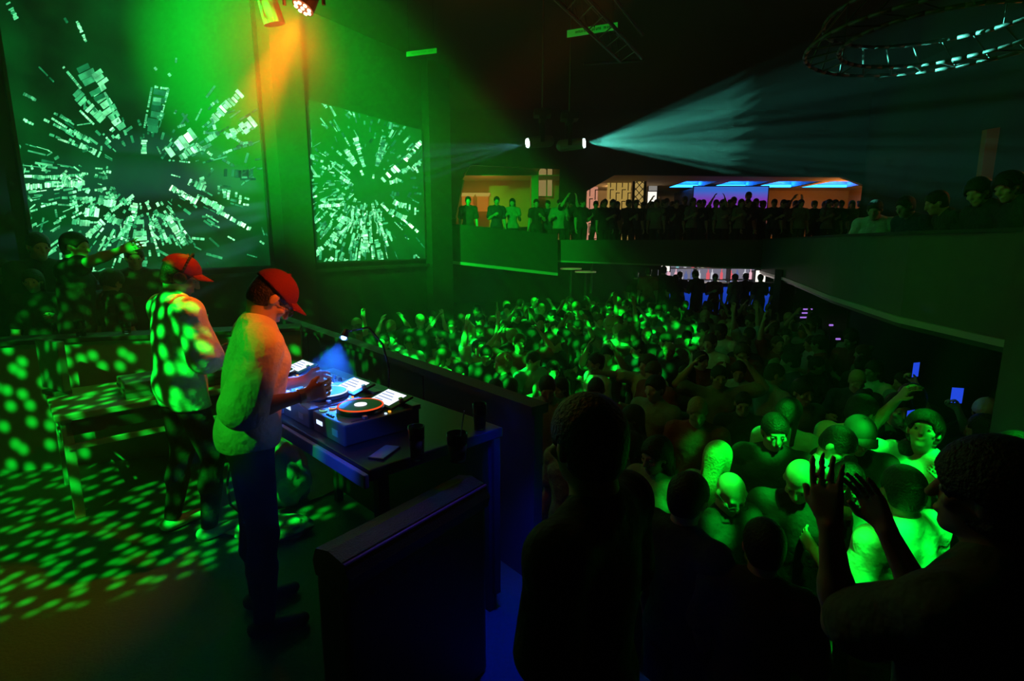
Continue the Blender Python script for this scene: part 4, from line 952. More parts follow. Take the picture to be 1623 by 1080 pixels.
for z in (.02, h_ * .36, h_ * .70):
    b = MB(); b.box((.2, 0, z), (w_ - .2, .3, z + .03)); b.build('shelf', M_black, t)
for x in (.0, w_ * .34, w_ * .66, w_ - .03): b = MB(); b.box((x, 0, -.6), (x + .03, .3, h_)); b.build('upright', M_black, t)
b = MB(); b.box((0, 0, -.9), (w_, .29, -.6)); b.build('base', M_black, t)
lightbox(1048, 1062, 413, 430, 16.7, 'left bright white column of the back bar', emi('white_light', (1, .95, .85), 1.3), 'light', 'white lit columns of the back bar')
lightbox(1196, 1214, 429, 456, 16.7, 'right bright white column of the back bar', emi('white_light', (1, .95, .85), 1.3), 'light', 'white lit columns of the back bar')
lightbox(1022, 1044, 412, 419, 16.7, 'small orange sign at the left end of the lower bar', emi('dim_orange2', (.5, .16, .06), .6), 'sign')
bc = [(.9, .9, 1), (.2, .35, .9), (.8, .12, .15), (.85, .75, .5), (.3, .7, .75), (.9, .5, .6), (.15, .2, .5)]
rb = random.Random(3); nb_ = 0
for si, z in enumerate((.05, h_ * .36 + .03, h_ * .70 + .03)):
    x = .28; k = 0
    while x < w_ - .3:
        ci = rb.randrange(7); hh = rb.uniform(.24, .36); r_ = rb.uniform(.04, .055)
        nm = ['clear', 'blue', 'red', 'amber', 'teal', 'pink', 'navy'][ci]
        mm = emi('bottle_' + nm, bc[ci], rb.choice((.7, 1.0, 1.3)))  # bottles emit their colour instead of catching the bar light
        o = MB().lathe([(r_, 0), (r_, hh * .6), (r_ * .35, hh * .75), (r_ * .35, hh)], seg=10).build('bottle', mm, None, smooth=True, loc=(aS.x + x, YS + .12, aS.z + z))
        tagit(o, f'{nm} bottle on the {["lowest", "middle", "top"][si]} back-bar shelf, {ordinal(k)} from left', 'bottle', 'bottles on the back bar'); x += rb.uniform(.13, .3); k += 1
# steps with violet lit edges to the right of the bar
t = empty('lit_steps', W(1263, 512, 12.6), 0, 'short flight of steps with violet glowing edges right of the bar', 'steps')
base = t.location
for k, (x0, x1, y) in enumerate(((1268, 1283, 503), (1271, 1283, 496), (1273, 1287, 490))):
    p = W(x0, y, 12.6 + k * .25) - base; q = W(x1, y + 1, 12.6 + k * .25) - base
    b = MB(); b.box((p.x - .1, p.y, p.z - .2), (q.x + .1, p.y + .28, p.z), 0); s_ = b.build('step', M_black, t)
    b = MB(); b.box((p.x, p.y - .02, p.z - .02), (q.x, p.y, p.z + .01)); b.build('edge_light', emi('violet_led', (.45, .2, .9), .9), s_)
for (x, y, w2, lb) in ((1252, 488, 3, 'upper violet marker light left of the lit steps'), (1260, 551, 4, 'lowest violet marker light below the lit steps'), (1318, 516, 5, 'violet square light to the right of the steps'), (1329, 538, 6, 'bright violet light bar, rightmost of the floor lights'), (1303, 533, 3, 'faint white spark of light near the right steps')):
    p = W(x, y, 11.5); b = MB(); b.box((-.008 * w2, 0, -.015), (.008 * w2, .03, .02), .003); o = b.build('marker_light', emi('violet_led', (.45, .2, .9), .9), None, loc=p); tagit(o, lb, 'light', 'violet marker lights')
    b = MB(); b.box((-.03, .03, -.04), (.03, .06, .04)); b.build('housing', M_black, o)
    b = MB(); b.cyl((0, .04, FZ - p.z), (0, .04, 0), .015, .015, 6); b.build('post', M_black, o)
# small tables under the left gallery; the tops emit their lit look
for (x, y, lb) in ((905, 427, 'left small table with glowing top under the upper gallery'), (928, 432, 'middle small table with glowing top under the upper gallery'), (938, 410, 'pale menu board under the upper gallery')):
    p = W(x, y, 14.2); t = empty('side_table', p, 0, lb, 'table' if 'table' in lb else 'board', 'pale things under the gallery')
    b = MB(); b.lathe([(.28, 0), (.28, .03)], seg=20); b.build('tabletop', mat('pale_table_glow', (.6, .55, .4), .4, emit=(.2, .17, .08), strength=.35), t)  # faint emission in the top stands in for light on it
    b = MB(); b.cyl((0, 0, -.9), (0, 0, 0), .03, .03, 8); b.build('leg', M_black, t)
# ------------------------------------------------------------------ lamps and rigging
def moving_head(p, d, label):
    t = empty('moving_head', p, 0, label, 'stage light', 'white moving heads'); d = Vector(d).normalized()
    b = MB(); b.cyl(-d * .36, -d * .02, .09, .08, 16); b.sphere(-d * .36, .09, 14); b.build('housing', mat('fixture_grey', (.25, .25, .25), .5), t, smooth=False)
    b = MB(); b.cyl(-d * .02, d * .0, .065, .065, 20); b.build('lens', emi('white_lens', (.75, 1, .95), 9), t)
    b = MB(); c = -d * .25; sv = Vector((0, 1, 0)) if abs(d.x) > .5 else Vector((1, 0, 0))
    for s_ in (1, -1): b.box(c + sv * .15 * s_ - Vector((.03, .012, .03)), c + sv * .15 * s_ + Vector((.03, .012, .33)))
    b.box(c + Vector((-.05, -.16, .30)), c + Vector((.05, .16, .36))); b.build('yoke', M_black, t)
    b = MB(); b.box(c + Vector((-.13, -.13, .36)), c + Vector((.13, .13, .46)), .01); b.build('base', M_black, t)
    b = MB(); b.cyl(c + Vector((0, 0, .46)), c + Vector((0, 0, 2.0)), .012, .012, 6); b.build('hanging_rod', M_metal, t)
moving_head(MH1, (-1, -.3, -.15), 'left moving head, its small white beam aimed at the screens')
moving_head(MH2, (1, -.35, .05), 'right moving head fanning white beams to the right')
t = empty('led_can', PAR, 0, 'round stage lamp with a cluster of orange leds above the DJs', 'stage light'); d = PARD
q = d.to_track_quat('Z', 'Y').to_matrix().to_4x4()
b = MB(); b.cyl(-d * .14, d * .02, .058, .066, 24); b.build('housing', M_black, t)
for i in range(9):
    a = i * 2 * math.pi / 8; rr_ = .044 if i < 8 else 0
    c = q @ Vector((rr_ * math.cos(a), rr_ * math.sin(a), .022)); b = MB(); b.cyl(c, c + d * .006, .0115, .0115, 12); b.build('lens', emi('orange_lens', (1, .55, .28), 8), t)
b = MB(); b.tube([Vector((-.12, 0, 0)), Vector((-.12, 0, .2)), Vector((.12, 0, .2)), Vector((.12, 0, 0))], .012, 8); b.cyl((0, 0, .2), (0, 0, 1.6), .015, .015, 8); b.build('bracket', M_black, t)
t = empty('led_can', W(422, -6, 3.9), 0, 'unlit second stage lamp left of the orange one at the top edge', 'stage light')
b = MB(); b.cyl((-.0, .0, .0), (.03, .03, -.16), .06, .07, 16); b.build('housing', mat('fixture_grey', (.25, .25, .25), .5), t); b = MB(); b.cyl((0, 0, 0), (0, 0, 1.4), .012, .012, 8); b.build('bracket', M_black, t)
# ring truss
RC = W(1490, 62, 5.6)
t = empty('ring_truss', RC, 0, 'circular aluminium truss hanging over the right side of the dance floor', 'truss')
def ring(r, z, n=40): return [Vector((r * math.cos(a), r * math.sin(a), z)) for a in np.linspace(0, 2 * math.pi, n + 1)]
for r, z in ((1.15, 0), (.84, 0), (1.0, .26)): b = MB(); b.tube(ring(r, z), .021, 8); b.build('chord', M_metal, t, smooth=True)
for k in range(24):
    a = k * 2 * math.pi / 24; a2 = (k + .5) * 2 * math.pi / 24
    b = MB(); P = lambda r, an, z: Vector((r * math.cos(an), r * math.sin(an), z))
    b.cyl(P(1.15, a, 0), P(.84, a2, 0), .010, .010, 5); b.build('brace', M_metal, t)
    b = MB(); b.cyl(P(1.15, a, 0), P(1.0, a2, .26), .010, .010, 5); b.build('brace', M_metal, t)
for k in range(4):
    a = k * math.pi / 2 + .4; b = MB(); b.cyl(P(1.0, a, .26), P(1.0, a, 1.18), .008, .008, 6); b.build('hanger', M_metal, t)
# straight truss in the middle
A = W(1000, 95, 7.5); B_ = W(880, -30, 5.2)
t = empty('ceiling_truss', A, 0, 'straight box truss under the ceiling behind the hanging sign', 'truss'); dd = (B_ - A); L = dd.length; dn = dd / L; sd = dn.cross(up).normalized() * .14; uu = Vector((0, 0, .28))
for o1 in (sd, -sd, sd + uu, -sd + uu): b = MB(); b.cyl(o1, o1 + dd, .02, .02, 8); b.build('chord', M_metal, t)
nn_ = 8
for k in range(nn_):
    b = MB(); b.cyl(sd + dn * L * k / nn_, -sd + dn * L * (k + 1) / nn_, .008, .008, 5); b.build('brace', M_metal, t)
    b = MB(); b.cyl(sd + dn * L * k / nn_, sd + uu + dn * L * (k + 1) / nn_, .008, .008, 5); b.build('brace', M_metal, t)
a = W(925, 102, 7.6); c = W(1022, 95, 7.6)
b = MB(); b.cyl(Vector((0, 0, 0)), c - a, .02, .02, 8); o = b.build('crossbar', M_metal, None, loc=a); tagit(o, 'thin crossbar hanging below the ceiling truss', 'bar')
# hanging signs
def sign(pts, Y, label, m, ink):
    P = [W(x, y, Y) for x, y in pts]; t = empty('hanging_sign', P[0], 0, label, 'sign', 'long green banners under the ceiling')
    b = MB(); b.prism([p - P[0] for p in P], (0, .02, 0)); b.build('board', m, t)
    ex = P[1] - P[0]; ez = P[3] - P[0]
    rr = random.Random(5); x = .16
    for wd, n in ((.29, 9), (.20, 5), (.17, 5)):
        for k in range(n):
            x0 = x + wd * k / n; x1 = x0 + wd / n * .74; kind = rr.randrange(4)
            def bar(u0, u1, v0, v1):
                q = [ex * u0 + ez * v0, ex * u1 + ez * v0, ex * u1 + ez * v1, ex * u0 + ez * v1]; bb.prism([p_ + Vector((0, -.004, 0)) for p_ in q], (0, .003, 0))
            bb = MB(); th = (x1 - x0) * .32
            bar(x0, x0 + th, .34, .68)
            if kind != 1: bar(x1 - th, x1, .34, .68)
            if kind in (0, 1): bar(x0 + th, x1 - th, .60, .68)
            if kind in (1, 3): bar(x0 + th, x1 - th, .34, .42)
            if kind in (2, 1): bar(x0 + th, x1 - th, .48, .55)
            bb.build('letter', ink, t)
        x += wd + .035
    for u in (.1, .9): b = MB(); p = ex * u + ez; b.cyl(p, Vector((p.x, p.y, 5.5 - P[0].z)), .004, .004, 5); b.build('wire', M_black, t)
M_ink = mat('dark_ink', (.01, .02, .01), .8)
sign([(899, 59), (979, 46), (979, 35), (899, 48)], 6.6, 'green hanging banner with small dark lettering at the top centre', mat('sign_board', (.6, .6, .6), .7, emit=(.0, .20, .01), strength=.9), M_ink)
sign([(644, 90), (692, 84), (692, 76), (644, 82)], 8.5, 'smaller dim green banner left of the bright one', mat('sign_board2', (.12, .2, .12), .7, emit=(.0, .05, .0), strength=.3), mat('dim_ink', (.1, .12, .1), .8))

# ------------------------------------------------------------------ crowd
def arms(r, l): return {1: r, -1: l}
VAR = [
 # key, description, gender word, settings
 ('a', 'standing with arms down', 'man', dict(arms=arms(REL, REL), hair='short', head=(0, 5))),
 ('b', 'with one arm raised', 'man', dict(arms=arms(RAISE, REL), hair='short', head=(10, -8), legs=DANCE, fing=(.1, .4))),
 ('c', 'with both arms raised', 'man', dict(arms=arms(RAISE, RAISE), hair='crop', head=(0, -12), fing=(.1, .1))),
 ('d', 'holding a drink at the chest', 'man', dict(arms=arms(DRINK, REL), hair='short', head=(-20, 12), fing=(.6, .4))),
 ('e', 'with both elbows bent', 'man', dict(arms=arms(BENT, BENT), hair='crop', head=(15, 18), lean=6, fing=(.5, .5), legs=DANCE)),
 ('f', 'with hands on the head', 'man', dict(arms=arms(ONHEAD, ONHEAD), hair='short', head=(0, 6), fing=(.2, .2))),
 ('g', 'with long hair, arms bent', 'woman', dict(sex='f', arms=arms(BENT, DRINK), hair='long', head=(-12, 8), fing=(.4, .5), sleeve=.4)),
 ('h', 'with long hair and one arm up', 'woman', dict(sex='f', arms=arms(REL, WIDE), hair='long', head=(15, -5), fing=(.3, .1), sleeve=.3, legs=DANCE)),
 ('i', 'with tied-up hair, arms down', 'woman', dict(sex='f', arms=arms(REL, BENT), hair='bun', head=(20, 10), fing=(.3, .4), sleeve=.5)),
 ('j', 'pointing an arm forward', 'man', dict(arms=arms(POINT, REL), hair='curly', head=(-8, 0), fing=(.05, .4))),
 ('k', 'with hands together before the face', 'man', dict(arms=arms(CLAP, CLAP), hair='short', head=(5, 5), fing=(.15, .15), lean=4)),
 ('l', 'holding up a phone', 'woman', dict(sex='f', arms=arms(PHONE, REL), hair='long', head=(0, -5), fing=(.7, .4), sleeve=.6)),
]
VM = {}
for key, desc, word, kw in VAR: VM[key] = (person_meshes('crowd_' + key, .0135, face=1, loose=.016, **kw), desc, word)
TOPS = [('white top', M_white), ('dark red top', M_red_c), ('grey top', M_grey_c), ('black top', M_black_c), ('black top', M_black_c), ('dark blue top', M_navy), ('red top', M_red_c), ('pale blue top', M_blue_c), ('grey top', M_grey_c)]
HAIRS = [M_hair_d, M_hair_d, mat('brown_hair', (.10, .06, .03), .5, bump=.6, bscale=90), M_hair_l]
SKINS = [M_skin, mat('skin_tan', (.45, .28, .2), .5), mat('skin_fair', (.7, .5, .42), .5), mat('skin_dark', (.2, .11, .07), .5)]
def proj(p):
    d = Vector(p) - CAM; c, s = math.cos(TILT), math.sin(TILT); zc = d.y * c - d.z * s; yc = -d.z * c - d.y * s
    return 811.5 + FPX * d.x / zc, 540 + FPX * yc / zc, zc
taken = []
# --- people picked out by the light at the right, and others nearer than the mass: (px, py of head centre, distance, variant-ish, facing, ...)
def near(px, py, Y, kw, face, label, shirt, hair=M_hair_d, vox=.0095, skin=M_skin, z=FZ, group=None, cap=None, back=False, glasses=False, trousers=M_dark_tr):
    ms = person_meshes('guest', vox, **{'loose': .018, **kw}); hc, Hr = ms['frame']
    head = W(px, py, Y); rz = math.atan2(-face[0], face[1])
    off = Matrix.Rotation(rz, 3, 'Z') @ Vector((hc[0], hc[1], 0))
    sc = (head.z - z) / hc[2]; sc = min(1.14, max(.84, sc))
    loc = Vector((head.x - off.x * sc, head.y - off.y * sc, z))
    P = put_person(ms, loc, face, label, group, shirt=shirt, hair=hair, skin=skin, scale=sc, trousers=trousers); taken.append((loc.x, loc.y))
    if vox < .0115: eyes(P, ms)
    if cap is not None: add_cap(P, ms, cap, back)
    if glasses:
        b = MB()
        for s in (1, -1):
            c = hc + Hr @ np.array((s * .033, .108, -.002)); X = Vector(Hr @ np.array((1, 0, 0))); Z = Vector(Hr @ np.array((0, 0, 1)))
            b.tube([Vector(c) + X * .024 * math.cos(a) + Z * .018 * math.sin(a) for a in np.linspace(0, 2 * math.pi, 13)], .0022, 6)
            b.cyl(hc + Hr @ np.array((s * .057, .108, .003)), hc + Hr @ np.array((s * .083, .0, .005)), .002, .002, 6)
        b.cyl(hc + Hr @ np.array((-.01, .112, 0)), hc + Hr @ np.array((.01, .112, 0)), .002, .002, 6); b.build('glasses', M_plastic, P)
    return P, ms
A = arms
near(1158, 782, 2.95, dict(hair=None, head=(-14, 28), arms=A(BENT, REL)), (.35, -.94), 'bald man with glasses, face lit blue from below, lower left of the lit group', M_black_c, glasses=True)
near(1138, 728, 3.45, dict(sex='f', hair='long', head=(10, 10), arms=A(REL, BENT), sleeve=.4), (.8, .6), 'woman with long fair hair behind the bald man with glasses', M_grey_c, hair=M_hair_l)
near(1268, 762, 2.95, dict(hair=None, head=(-10, 30), arms=A(BENT, REL), lean=6), (-.5, -.85), 'bald man with brightly lit forehead, head bowed, beside the raised dark hand', M_black_c, hair=M_hair_d)
near(1328, 706, 3.35, dict(hair='crop', head=(-20, 32), arms=A(REL, BENT), lean=8, build=1.06), (.7, -.6), 'man in bright white tee looking down at the middle of the lit group', M_white)
near(1366, 654, 3.95, dict(hair='short', head=(-10, 16), arms=A(BENT, REL), lean=8, build=1.06), (.95, .3), 'man in pale shirt leaning right at the back of the lit group', M_white)
near(1362, 690, 3.6, dict(hair='crop', head=(10, 22), arms=A(REL, REL)), (-.3, -.95), 'man in a dark cap between the two white shirts', M_black_c, cap=mat('dark_cap_cloth', (.06, .06, .06), .7))
near(1424, 650, 4.1, dict(hair='short', head=(0, 0), arms=A(CLAP, REL), fing=(.45, .3)), (-.2, -.98), 'man in dark top with a bent arm and open hand raised', M_black_c)
near(1464, 684, 3.5, dict(hair='curly', head=(25, -24), arms=A(BENT, ((.3, .5, -.6), (.05, .5, .85))), fing=(.3, .3), sleeve=.4), (-.9, -.35), 'person in white sleeveless top looking up at the right of the lit group', M_white)
near(1430, 778, 2.62, dict(hair='short', head=(-25, 8), arms=A(REL, BENT), build=1.08), (-.35, .93), 'man in white shirt seen from behind, nearest of the lit group', M_white)
near(1342, 766, 3.0, dict(sex='f', hair='bun', head=(0, 20), arms=A(DRINK, REL), sleeve=.5), (-.6, -.8), 'small person holding a dark bottle in front of the white-shirted men', M_grey_c)
near(1562, 656, 4.3, dict(hair='short', head=(15, 5), arms=A(REL, DRINK)), (-.9, -.4), 'person in a pale cap near the right edge of the dance floor', M_black_c, cap=M_white, back=True)
near(1606, 712, 3.0, dict(hair='short', head=(0, 5), arms=A(REL, REL)), (-.8, .4), 'man partly cut off by the right edge of the picture', M_grey_c, skin=SKINS[1])
near(1228, 684, 3.7, dict(hair='short', head=(20, 14), arms=A(REL, BENT)), (-.5, -.85), 'man with a lit jaw in the dim gap left of the lit group', M_black_c)
near(1250, 656, 4.2, dict(sex='f', hair='long', head=(-20, 18), arms=A(BENT, REL), sleeve=.5), (.5, .8), 'woman in pale top turned away above the bowed man', M_blue_c)
near(1272, 622, 4.9, dict(hair='short', head=(0, 8), arms=A(REL, REL)), (.2, -.98), 'man in grey tee facing the camera above the pale-topped woman', M_grey_c)
near(1040, 722, 3.4, dict(sex='f', hair='long', head=(-10, 10), arms=A(BENT, BENT), sleeve=.4), (-.7, -.6), 'woman with hands before her chest just right of the large dark head', M_grey_c)
near(1092, 790, 2.55, dict(hair='short', head=(5, 10), arms=A(REL, REL)), (.8, .5), 'man in dark top at the lower left of the lit group, hardly lit', M_black_c)
near(1210, 866, 2.25, dict(hair='short', head=(25, 10), arms=A(REL, REL)), (.6, .8), 'man in black seen from behind in the shade below the lit group', M_black_c)
near(1178, 640, 5.0, dict(hair='crop', head=(0, 12), arms=A(REL, BENT)), (-.3, -.9), 'man in black above the long-haired fair woman', M_black_c)
near(1140, 598, 5.6, dict(hair='short', head=(0, 4), arms=A(ONHEAD, ONHEAD), fing=(.2, .2)), (-.15, -.98), 'man with both hands on his head in the middle of the crowd', M_grey_c)
near(1228, 594, 5.6, dict(hair='crop', head=(-25, 15), arms=A(REL, BENT)), (.9, .2), 'man in pale tee turned right behind the man with hands on head', M_blue_c)
# raised phones with blue screens
def phone(p, rz, label, m):
    t = empty('phone', p, rz, label, 'phone', 'raised phones'); b = MB(); b.box((-.045, -.005, -.07), (.045, .005, .07), .004); b.build('case', M_plastic, t)
    b = MB(); b.box((-.041, -.0065, -.066), (.041, -.005, .066)); b.build('screen', m, t); return t
M_bl = emi('blue_phone', (.02, .08, .9), .8)
for (x, y, Y, face, lb) in ((1449, 580, 4.7, (.2, .98), 'topmost raised phone with blue screen at the right'), (1514, 626, 4.4, (-.2, .98), 'small blue phone screen held up at the far right'), (1438, 662, 3.95, (.1, .98), 'lowest blue phone screen, right of the raised open hand')):
    p = W(x, y, Y); ms, desc, word = VM['l']; wr, f, n, lat = ms['hands'][0]; tip = np.array(wr) + np.array(f) * .10
    rz = math.atan2(-face[0], face[1]); base = Vector((p.x, p.y, 0)) - Matrix.Rotation(rz, 3, 'Z') @ Vector((tip[0], tip[1], 0)); sc = min(1.1, max(.85, (p.z - FZ) / (tip[2] + .05)))
    put_person(ms, (base.x, base.y, FZ), face, {'t': 'woman holding up the topmost blue phone', 's': 'woman holding up the small blue phone at the far right', 'l': 'woman holding the lowest of the three blue phones'}[lb[0]], None, shirt=M_grey_c, scale=sc); taken.append((base.x, base.y))
    hp_ = Matrix.Rotation(rz, 3, 'Z') @ Vector(tip) * sc + Vector((base.x, base.y, FZ)); phone(hp_ + Vector((0, -.02, .05)), R(20) * (1 if x < 1500 else -1), lb, M_bl)
# the raised beer bottle
p = W(1342, 800, 2.8); b = MB(); b.lathe([(.03, -.12), (.03, .03), (.012, .08), (.012, .13)], seg=14); o = b.build('bottle', mat('brown_glass', (.06, .03, .01), .1), None, smooth=True, loc=p); tagit(o, 'dark bottle held in the middle of the lit group', 'bottle')
b = MB(); b.lathe([(.031, -.08), (.031, .0)], seg=14); b.build('paper_label', mat('red_paper', (.5, .25, .2), .6), o, smooth=True)

# --- the mass of dancers, in rows from the bar to the stage
def inside(x, y):
    # left: the screen wall / stage barrier line ; right: under the gallery
    q = Vector((x, y, 0)) - WA
    if q.dot(WN) < .62 and y > 7: return False
    r_ = Vector((x, y, 0)) - B0
    if r_.dot(Vector((-BD.y, BD.x, 0))) < .38 and y < 7.6: return False
    if y < 2.9 and x < .9: return False
    xr = np.interp(y, [1.9, 3.9, 5.1, 7.2, 10.4, 13.3], [3.3, 3.5, 4.2, 5.2, 6.0, 6.6])
    if abs(x - 5.75) < .4 and abs(y - 11.35) < .4: return False
    if x > 3.3 and y < 4.0: return False
    return x < xr
GREETS = rnd
rows = []; y = 12.95; row = 0
while y > 2.2:
    n = 0; x = -4 + rnd.uniform(0, .4)
    lst = []
    while x < 7:
        jx, jy = x + rnd.uniform(-.10, .10), y + rnd.uniform(-.10, .10)
        ok = inside(jx, jy) and all((jx - a) ** 2 + (jy - b_) ** 2 > .44 ** 2 for a, b_ in taken)
        hx, hy, zc = proj((jx, jy, FZ + 1.66))
        if ok and (y > 4.6 or hx > 900) and hx < 1640 and not (y < 9.5 and y > 5 and rnd.random() < .06): lst.append((jx, jy)); taken.append((jx, jy))
        x += .54 if y > 5 else .56
    rows.append(lst); y -= .56
seq = 0
for ri, lst in enumerate(rows):
    for ci, (jx, jy) in enumerate(lst):
        hx, hy, zc = proj((jx, jy, FZ + 1.66))
        up_ok = not (hx > 1100 and jy < 6)
        keys = 'abcdefghijkl' if up_ok else 'adegidek'
        if rnd.random() < .62: keys = 'adegi'
        ms, desc, word = VM[rnd.choice(keys)]
        tn, tm = rnd.choice(TOPS)
        # most people face the stage; some face their neighbours
        fa = math.atan2(-jx - 1.2, 2.6 - jy) + rnd.gauss(0, .55) if rnd.random() < .8 else rnd.uniform(0, 6.28)
        face = (math.sin(fa), math.cos(fa))
        lab = f'{word} {desc} in {tn}, {ordinal(ri)} crowd row from bar, {ordinal(ci)} from left'
        if len(lab.split()) > 16: lab = f'{word} {desc}, {ordinal(ri)} crowd row from bar, {ordinal(ci)} from left'
        sc = rnd.uniform(.97, 1.06) * (.94 if word == 'woman' else 1)
        put_person(ms, (jx, jy, FZ), face, lab, 'dancers on the dance floor', shirt=tm, hair=rnd.choice(HAIRS), skin=rnd.choice(SKINS[:3] * 3 + SKINS[3:]), scale=sc, trousers=rnd.choice((M_dark_tr, M_jeans)))
        seq += 1
print('CROWD', seq)
# --- guests on the upper level, along the parapet, standing
UPx = [(742, 316, 13.6), (787, 310, 13.9), (812, 325, 14.2), (850, 330, 14.4), (868, 322, 14.8), (886, 330, 14.4), (905, 322, 15.0), (922, 336, 14.3), (945, 328, 14.9), (958, 336, 14.4), (978, 322, 15.2), (996, 330, 14.6), (1017, 326, 15.2), (1034, 318, 15.3), (1040, 330, 14.5), (1056, 312, 15.2), (1072, 318, 14.7), (1085, 310, 15.1), (1098, 312, 14.6), (1113, 314, 15.3), (1134, 322, 14.6), (1146, 314, 14.5), (1161, 310, 15.1), (1174, 322, 14.4), (1186, 303, 15.2), (1209, 317, 14.9), (1226, 328, 14.4), (1246, 322, 14.8), (1268, 330, 14.5), (1290, 326, 14.9), (1312, 330, 14.5), (1332, 328, 14.8), (1350, 318, 14.9)]
UPx += [(x + 9 + (i * 7) % 5, y + 10, Y + .05) for i, (x, y, Y) in enumerate(UPx) if i > 3 and i % 3 != 1]
UPx.sort()
for k, (x, y, Y) in enumerate(UPx):
    p = W(x, y + 8, Y); ms, desc, word = VM['adgidekdaieg'[k % 12]]; tn, tm = TOPS[(k * 5 + 3) % 9]
    sc = (p.z - BF) / 1.65; sc = min(1.12, max(.88, sc))
    put_person(ms, (p.x, p.y, BF), (rnd.uniform(-.5, .5), -1), f'{word} {desc} on the upper level, {ordinal(k) if k < len(UPx) // 2 else ordinal(len(UPx) - 1 - k)} from the {"left" if k < len(UPx) // 2 else "right"}', 'guests along the upper level', shirt=[M_black_c, M_navy, M_grey_c][k % 3], hair=M_hair_d, scale=sc)
# seated guests at the right-hand gallery
SIT1 = person_meshes('seated', .012, arms=arms(BENT, BENT), lean=30, head=(0, -10), hair='short', sit=True, loose=.018)
SIT2 = person_meshes('seated', .012, arms=arms(DRINK, BENT), lean=24, head=(25, -5), hair='curly', sit=True, loose=.03, build=1.15)
for (x, y, Y, F_, lb, sh, ms) in ((1386, 338, 7.0, (-.7, -.7), 'man in pale shirt leaning forward at the right gallery parapet', M_white, SIT1), (1545, 342, 5.0, (-1, .15), 'large dark figure seated at the right gallery near the column', M_black_c, SIT2),
        (1480, 352, 5.75, (-.9, .3), 'dim seated figure left of the large dark figure on the gallery', M_black_c, SIT1), (1590, 352, 4.55, (-.9, .3), 'dark seated figure by the thin orange strip on the gallery', M_black_c, SIT2), (1432, 350, 6.4, (-1, -.2), 'dim seated figure just right of the pale-shirted gallery man', M_navy, SIT1)):
    p = W(x, y, Y); hc, _ = ms['frame']; rz = math.atan2(-F_[0], F_[1]); off = Matrix.Rotation(rz, 3, 'Z') @ Vector((hc[0], hc[1], 0))
    L_ = Vector((p.x - off.x, p.y - off.y, GF - .452))
    put_person(ms, L_, F_, lb, None, shirt=sh)
    t = empty('low_stool', (L_.x, L_.y, GF), rz, 'low round stool under the ' + lb.split(' at ')[0].split(' on ')[0].split(' by ')[0].split(' leaning')[0], 'stool', 'gallery stools')
    b = MB(); b.lathe([(.19, .27), (.20, .29), (.20, .33), (.18, .345)]); b.build('seat', M_leather, t, smooth=True)
    for k in range(4):
        a = k * math.pi / 2 + .7; b = MB(); b.cyl((.12 * math.cos(a), .12 * math.sin(a), .27), (.15 * math.cos(a), .15 * math.sin(a), 0), .014, .012, 8); b.build('leg', M_metal, t)
# --- guests at the lower bar
for k, (x, y, Y, lb) in enumerate(((1052, 428, 14.0, 'slim person at the left end of the lower bar'), (1078, 436, 14.3, 'person leaning at the bar, second from the left'), (1106, 434, 13.75, 'tall dark man standing at the centre of the lower bar'), (1133, 443, 14.1, 'man facing the camera just right of the tall dark man'), (1070, 462, 13.6, 'person in front of the blue bar, lower left'), (1165, 446, 14.0, 'person in the middle right of the bar'), (1182, 440, 14.3, 'person beside the right lit column'), (1205, 452, 13.9, 'person in front of the right lit column'), (1232, 452, 13.8, 'person standing just past the right end of the bar'), (1028, 430, 13.9, 'person left of the lower bar in the shade'), (1008, 436, 14.2, 'person standing far left of the lower bar'), (1250, 462, 13.6, 'person in pale top near the lit steps'))):
    p = W(x, y, Y); ms, desc, word = VM['adedgaidbade'[k]]
    sc = min(1.1, max(.86, (p.z + .4) / 1.66))
    put_person(ms, (p.x, p.y, -.4), (.1 - (k % 3) * .3, 1 if k not in (3,) else -1), lb, 'guests at the lower bar', shirt=[M_black_c, M_navy, M_black_c, M_red_c, M_black_c, M_grey_c][k % 6], scale=sc)
# --- people behind the low wall at the left
near(58, 370, 5.6, dict(hair='short', head=(0, 10), arms=A(REL, REL)), (.8, -.5), 'leftmost tall man behind the low wall, back of head dark', M_black_c, z=0, vox=.011)
near(118, 380, 5.2, dict(hair='short', head=(-20, 0), arms=A(((.55, .75, .35), (.45, .9, .42)), REL), fing=(.0, .3), sleeve=.5, lean=4), (.75, .35), 'man pointing up to the right with a straight arm behind the low wall', M_black_c, z=0, vox=.011)
near(213, 408, 5.9, dict(hair='short', head=(0, 10), arms=A(REL, REL)), (.6, -.8), 'short-haired man in black just left of the red cap', M_black_c, z=0, vox=.011)
near(52, 446, 5.3, dict(sex='f', hair='long', head=(0, 5), arms=A(REL, BENT)), (.45, -.9), 'woman with a green-lit face looking out over the low wall', M_black_c, z=0, vox=.011, skin=SKINS[2])
near(4, 430, 5.5, dict(hair='short', head=(0, 5), arms=A(REL, REL)), (.6, -.8), 'person at the left edge of the picture behind the low wall', M_black_c, z=0, vox=.011)
near(178, 446, 5.5, dict(hair='curly', head=(0, 25), arms=A(REL, REL)), (.3, .9), 'dark-clothed person bending down beside the short-haired man in black', M_black_c, z=0, vox=.011)
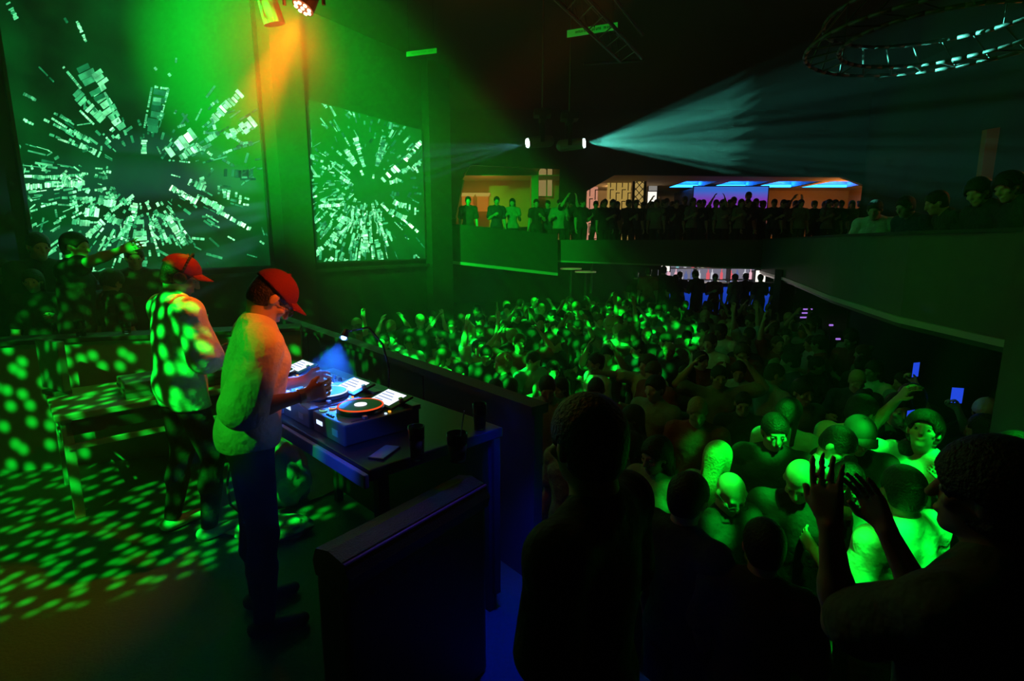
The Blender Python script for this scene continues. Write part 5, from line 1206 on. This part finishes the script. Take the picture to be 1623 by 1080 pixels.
# --- large dark figures nearest the camera
near(930, 702, 1.12, dict(hair='short', head=(-20, 6), arms=A(REL, REL), build=.95, loose=.014), (-.80, .60), 'large dark head and shoulders of a man seen from behind, centre foreground', M_navy, z=0, vox=.008, skin=SKINS[0])
def ik(shoulder, wrist, pole, side):
    a, b_ = .29, .255; v = wrist - shoulder; d = min(v.length, (a + b_) * .985); u = v.normalized()
    x = (a * a - b_ * b_ + d * d) / (2 * d); h = math.sqrt(max(0, a * a - x * x)); p = (pole - u * pole.dot(u)).normalized()
    e = u * x + p * h; f = u * d - e; return (e.x * side, e.y, e.z), (f.x * side, f.y, f.z)
hd_ = W(1570, 785, .98); rz_ = math.atan2(.45, .89); Rl = Matrix.Rotation(-rz_, 3, 'Z')
def loc_w(px, py, Y): q = Rl @ (W(px, py, Y) - hd_); return q + Vector((0, .015, 1.64))
armsR = {sd_: ik(Vector((sd_ * .20, -.01, 1.43)), loc_w(*t_), Vector((0, -.2, -1)), sd_) for sd_, t_ in ((-1, (1282, 840, 1.12)), (1, (1384, 850, 1.22)))}
near(1570, 785, .98, dict(hair='curly', head=(15, 0), arms=armsR, fing=(.12, .12), build=1.1), (-.45, .89), 'large dark man at the lower right, both hands raised before him', M_pattern, z=0, vox=.008, skin=SKINS[1])

# ------------------------------------------------------------------ haze
hm = bpy.data.materials.new('stage_haze'); hm.use_nodes = True; nt = hm.node_tree; nt.nodes.clear()
vs_ = nt.nodes.new('ShaderNodeVolumeScatter'); vo = nt.nodes.new('ShaderNodeOutputMaterial'); vs_.inputs['Density'].default_value = .020; vs_.inputs['Anisotropy'].default_value = .25
nt.links.new(vs_.outputs[0], vo.inputs['Volume'])
h2 = hm.copy(); h2.node_tree.nodes['Volume Scatter'].inputs['Density'].default_value = .004
for lo, hi, m_, lb in (((-8.95, -2.95), (1.35, 15.55), hm, 'denser stage haze over the decks and the left of the dance floor'), ((1.351, 5.5), (3.1, 15.55), hm, 'denser haze in the middle of the hall around the white beams'),
        ((1.351, -2.95), (8.15, 5.499), h2, 'thin haze over the near right side of the hall'), ((3.101, 5.5), (8.15, 15.55), h2, 'thin haze in front of the right gallery')):
    b = MB(); b.box((*lo, FZ - .05), (*hi, 5.48)); o = b.build('haze', m_); tagit(o, lb, 'haze', None, 'stuff')

# dense haze volume, added to strengthen the orange halo under the lamp
pm = bpy.data.materials.new('halo_haze'); pm.use_nodes = True; nt = pm.node_tree; nt.nodes.clear()
tc = nt.nodes.new('ShaderNodeTexCoord'); ln = nt.nodes.new('ShaderNodeVectorMath'); ln.operation = 'LENGTH'; nt.links.new(tc.outputs['Object'], ln.inputs[0])
mr = nt.nodes.new('ShaderNodeMapRange'); mr.interpolation_type = 'SMOOTHSTEP'; mr.inputs[1].default_value = 1.0; mr.inputs[2].default_value = .0; mr.inputs[3].default_value = 0; mr.inputs[4].default_value = 1.5; nt.links.new(ln.outputs['Value'], mr.inputs[0])
v2 = nt.nodes.new('ShaderNodeVolumeScatter'); v2.inputs['Anisotropy'].default_value = .2; nt.links.new(mr.outputs[0], v2.inputs['Density']); vo = nt.nodes.new('ShaderNodeOutputMaterial'); nt.links.new(v2.outputs[0], vo.inputs['Volume'])
b = MB(); b.sphere((0, 0, 0), 1.0, 24); o = b.build('halo_haze', pm, None, smooth=True, loc=PAR + PARD * .45); o.scale = (.50, .50, .62)
tagit(o, 'soft orange halo under the round stage lamp, from added dense haze', 'smoke', None, 'stuff')
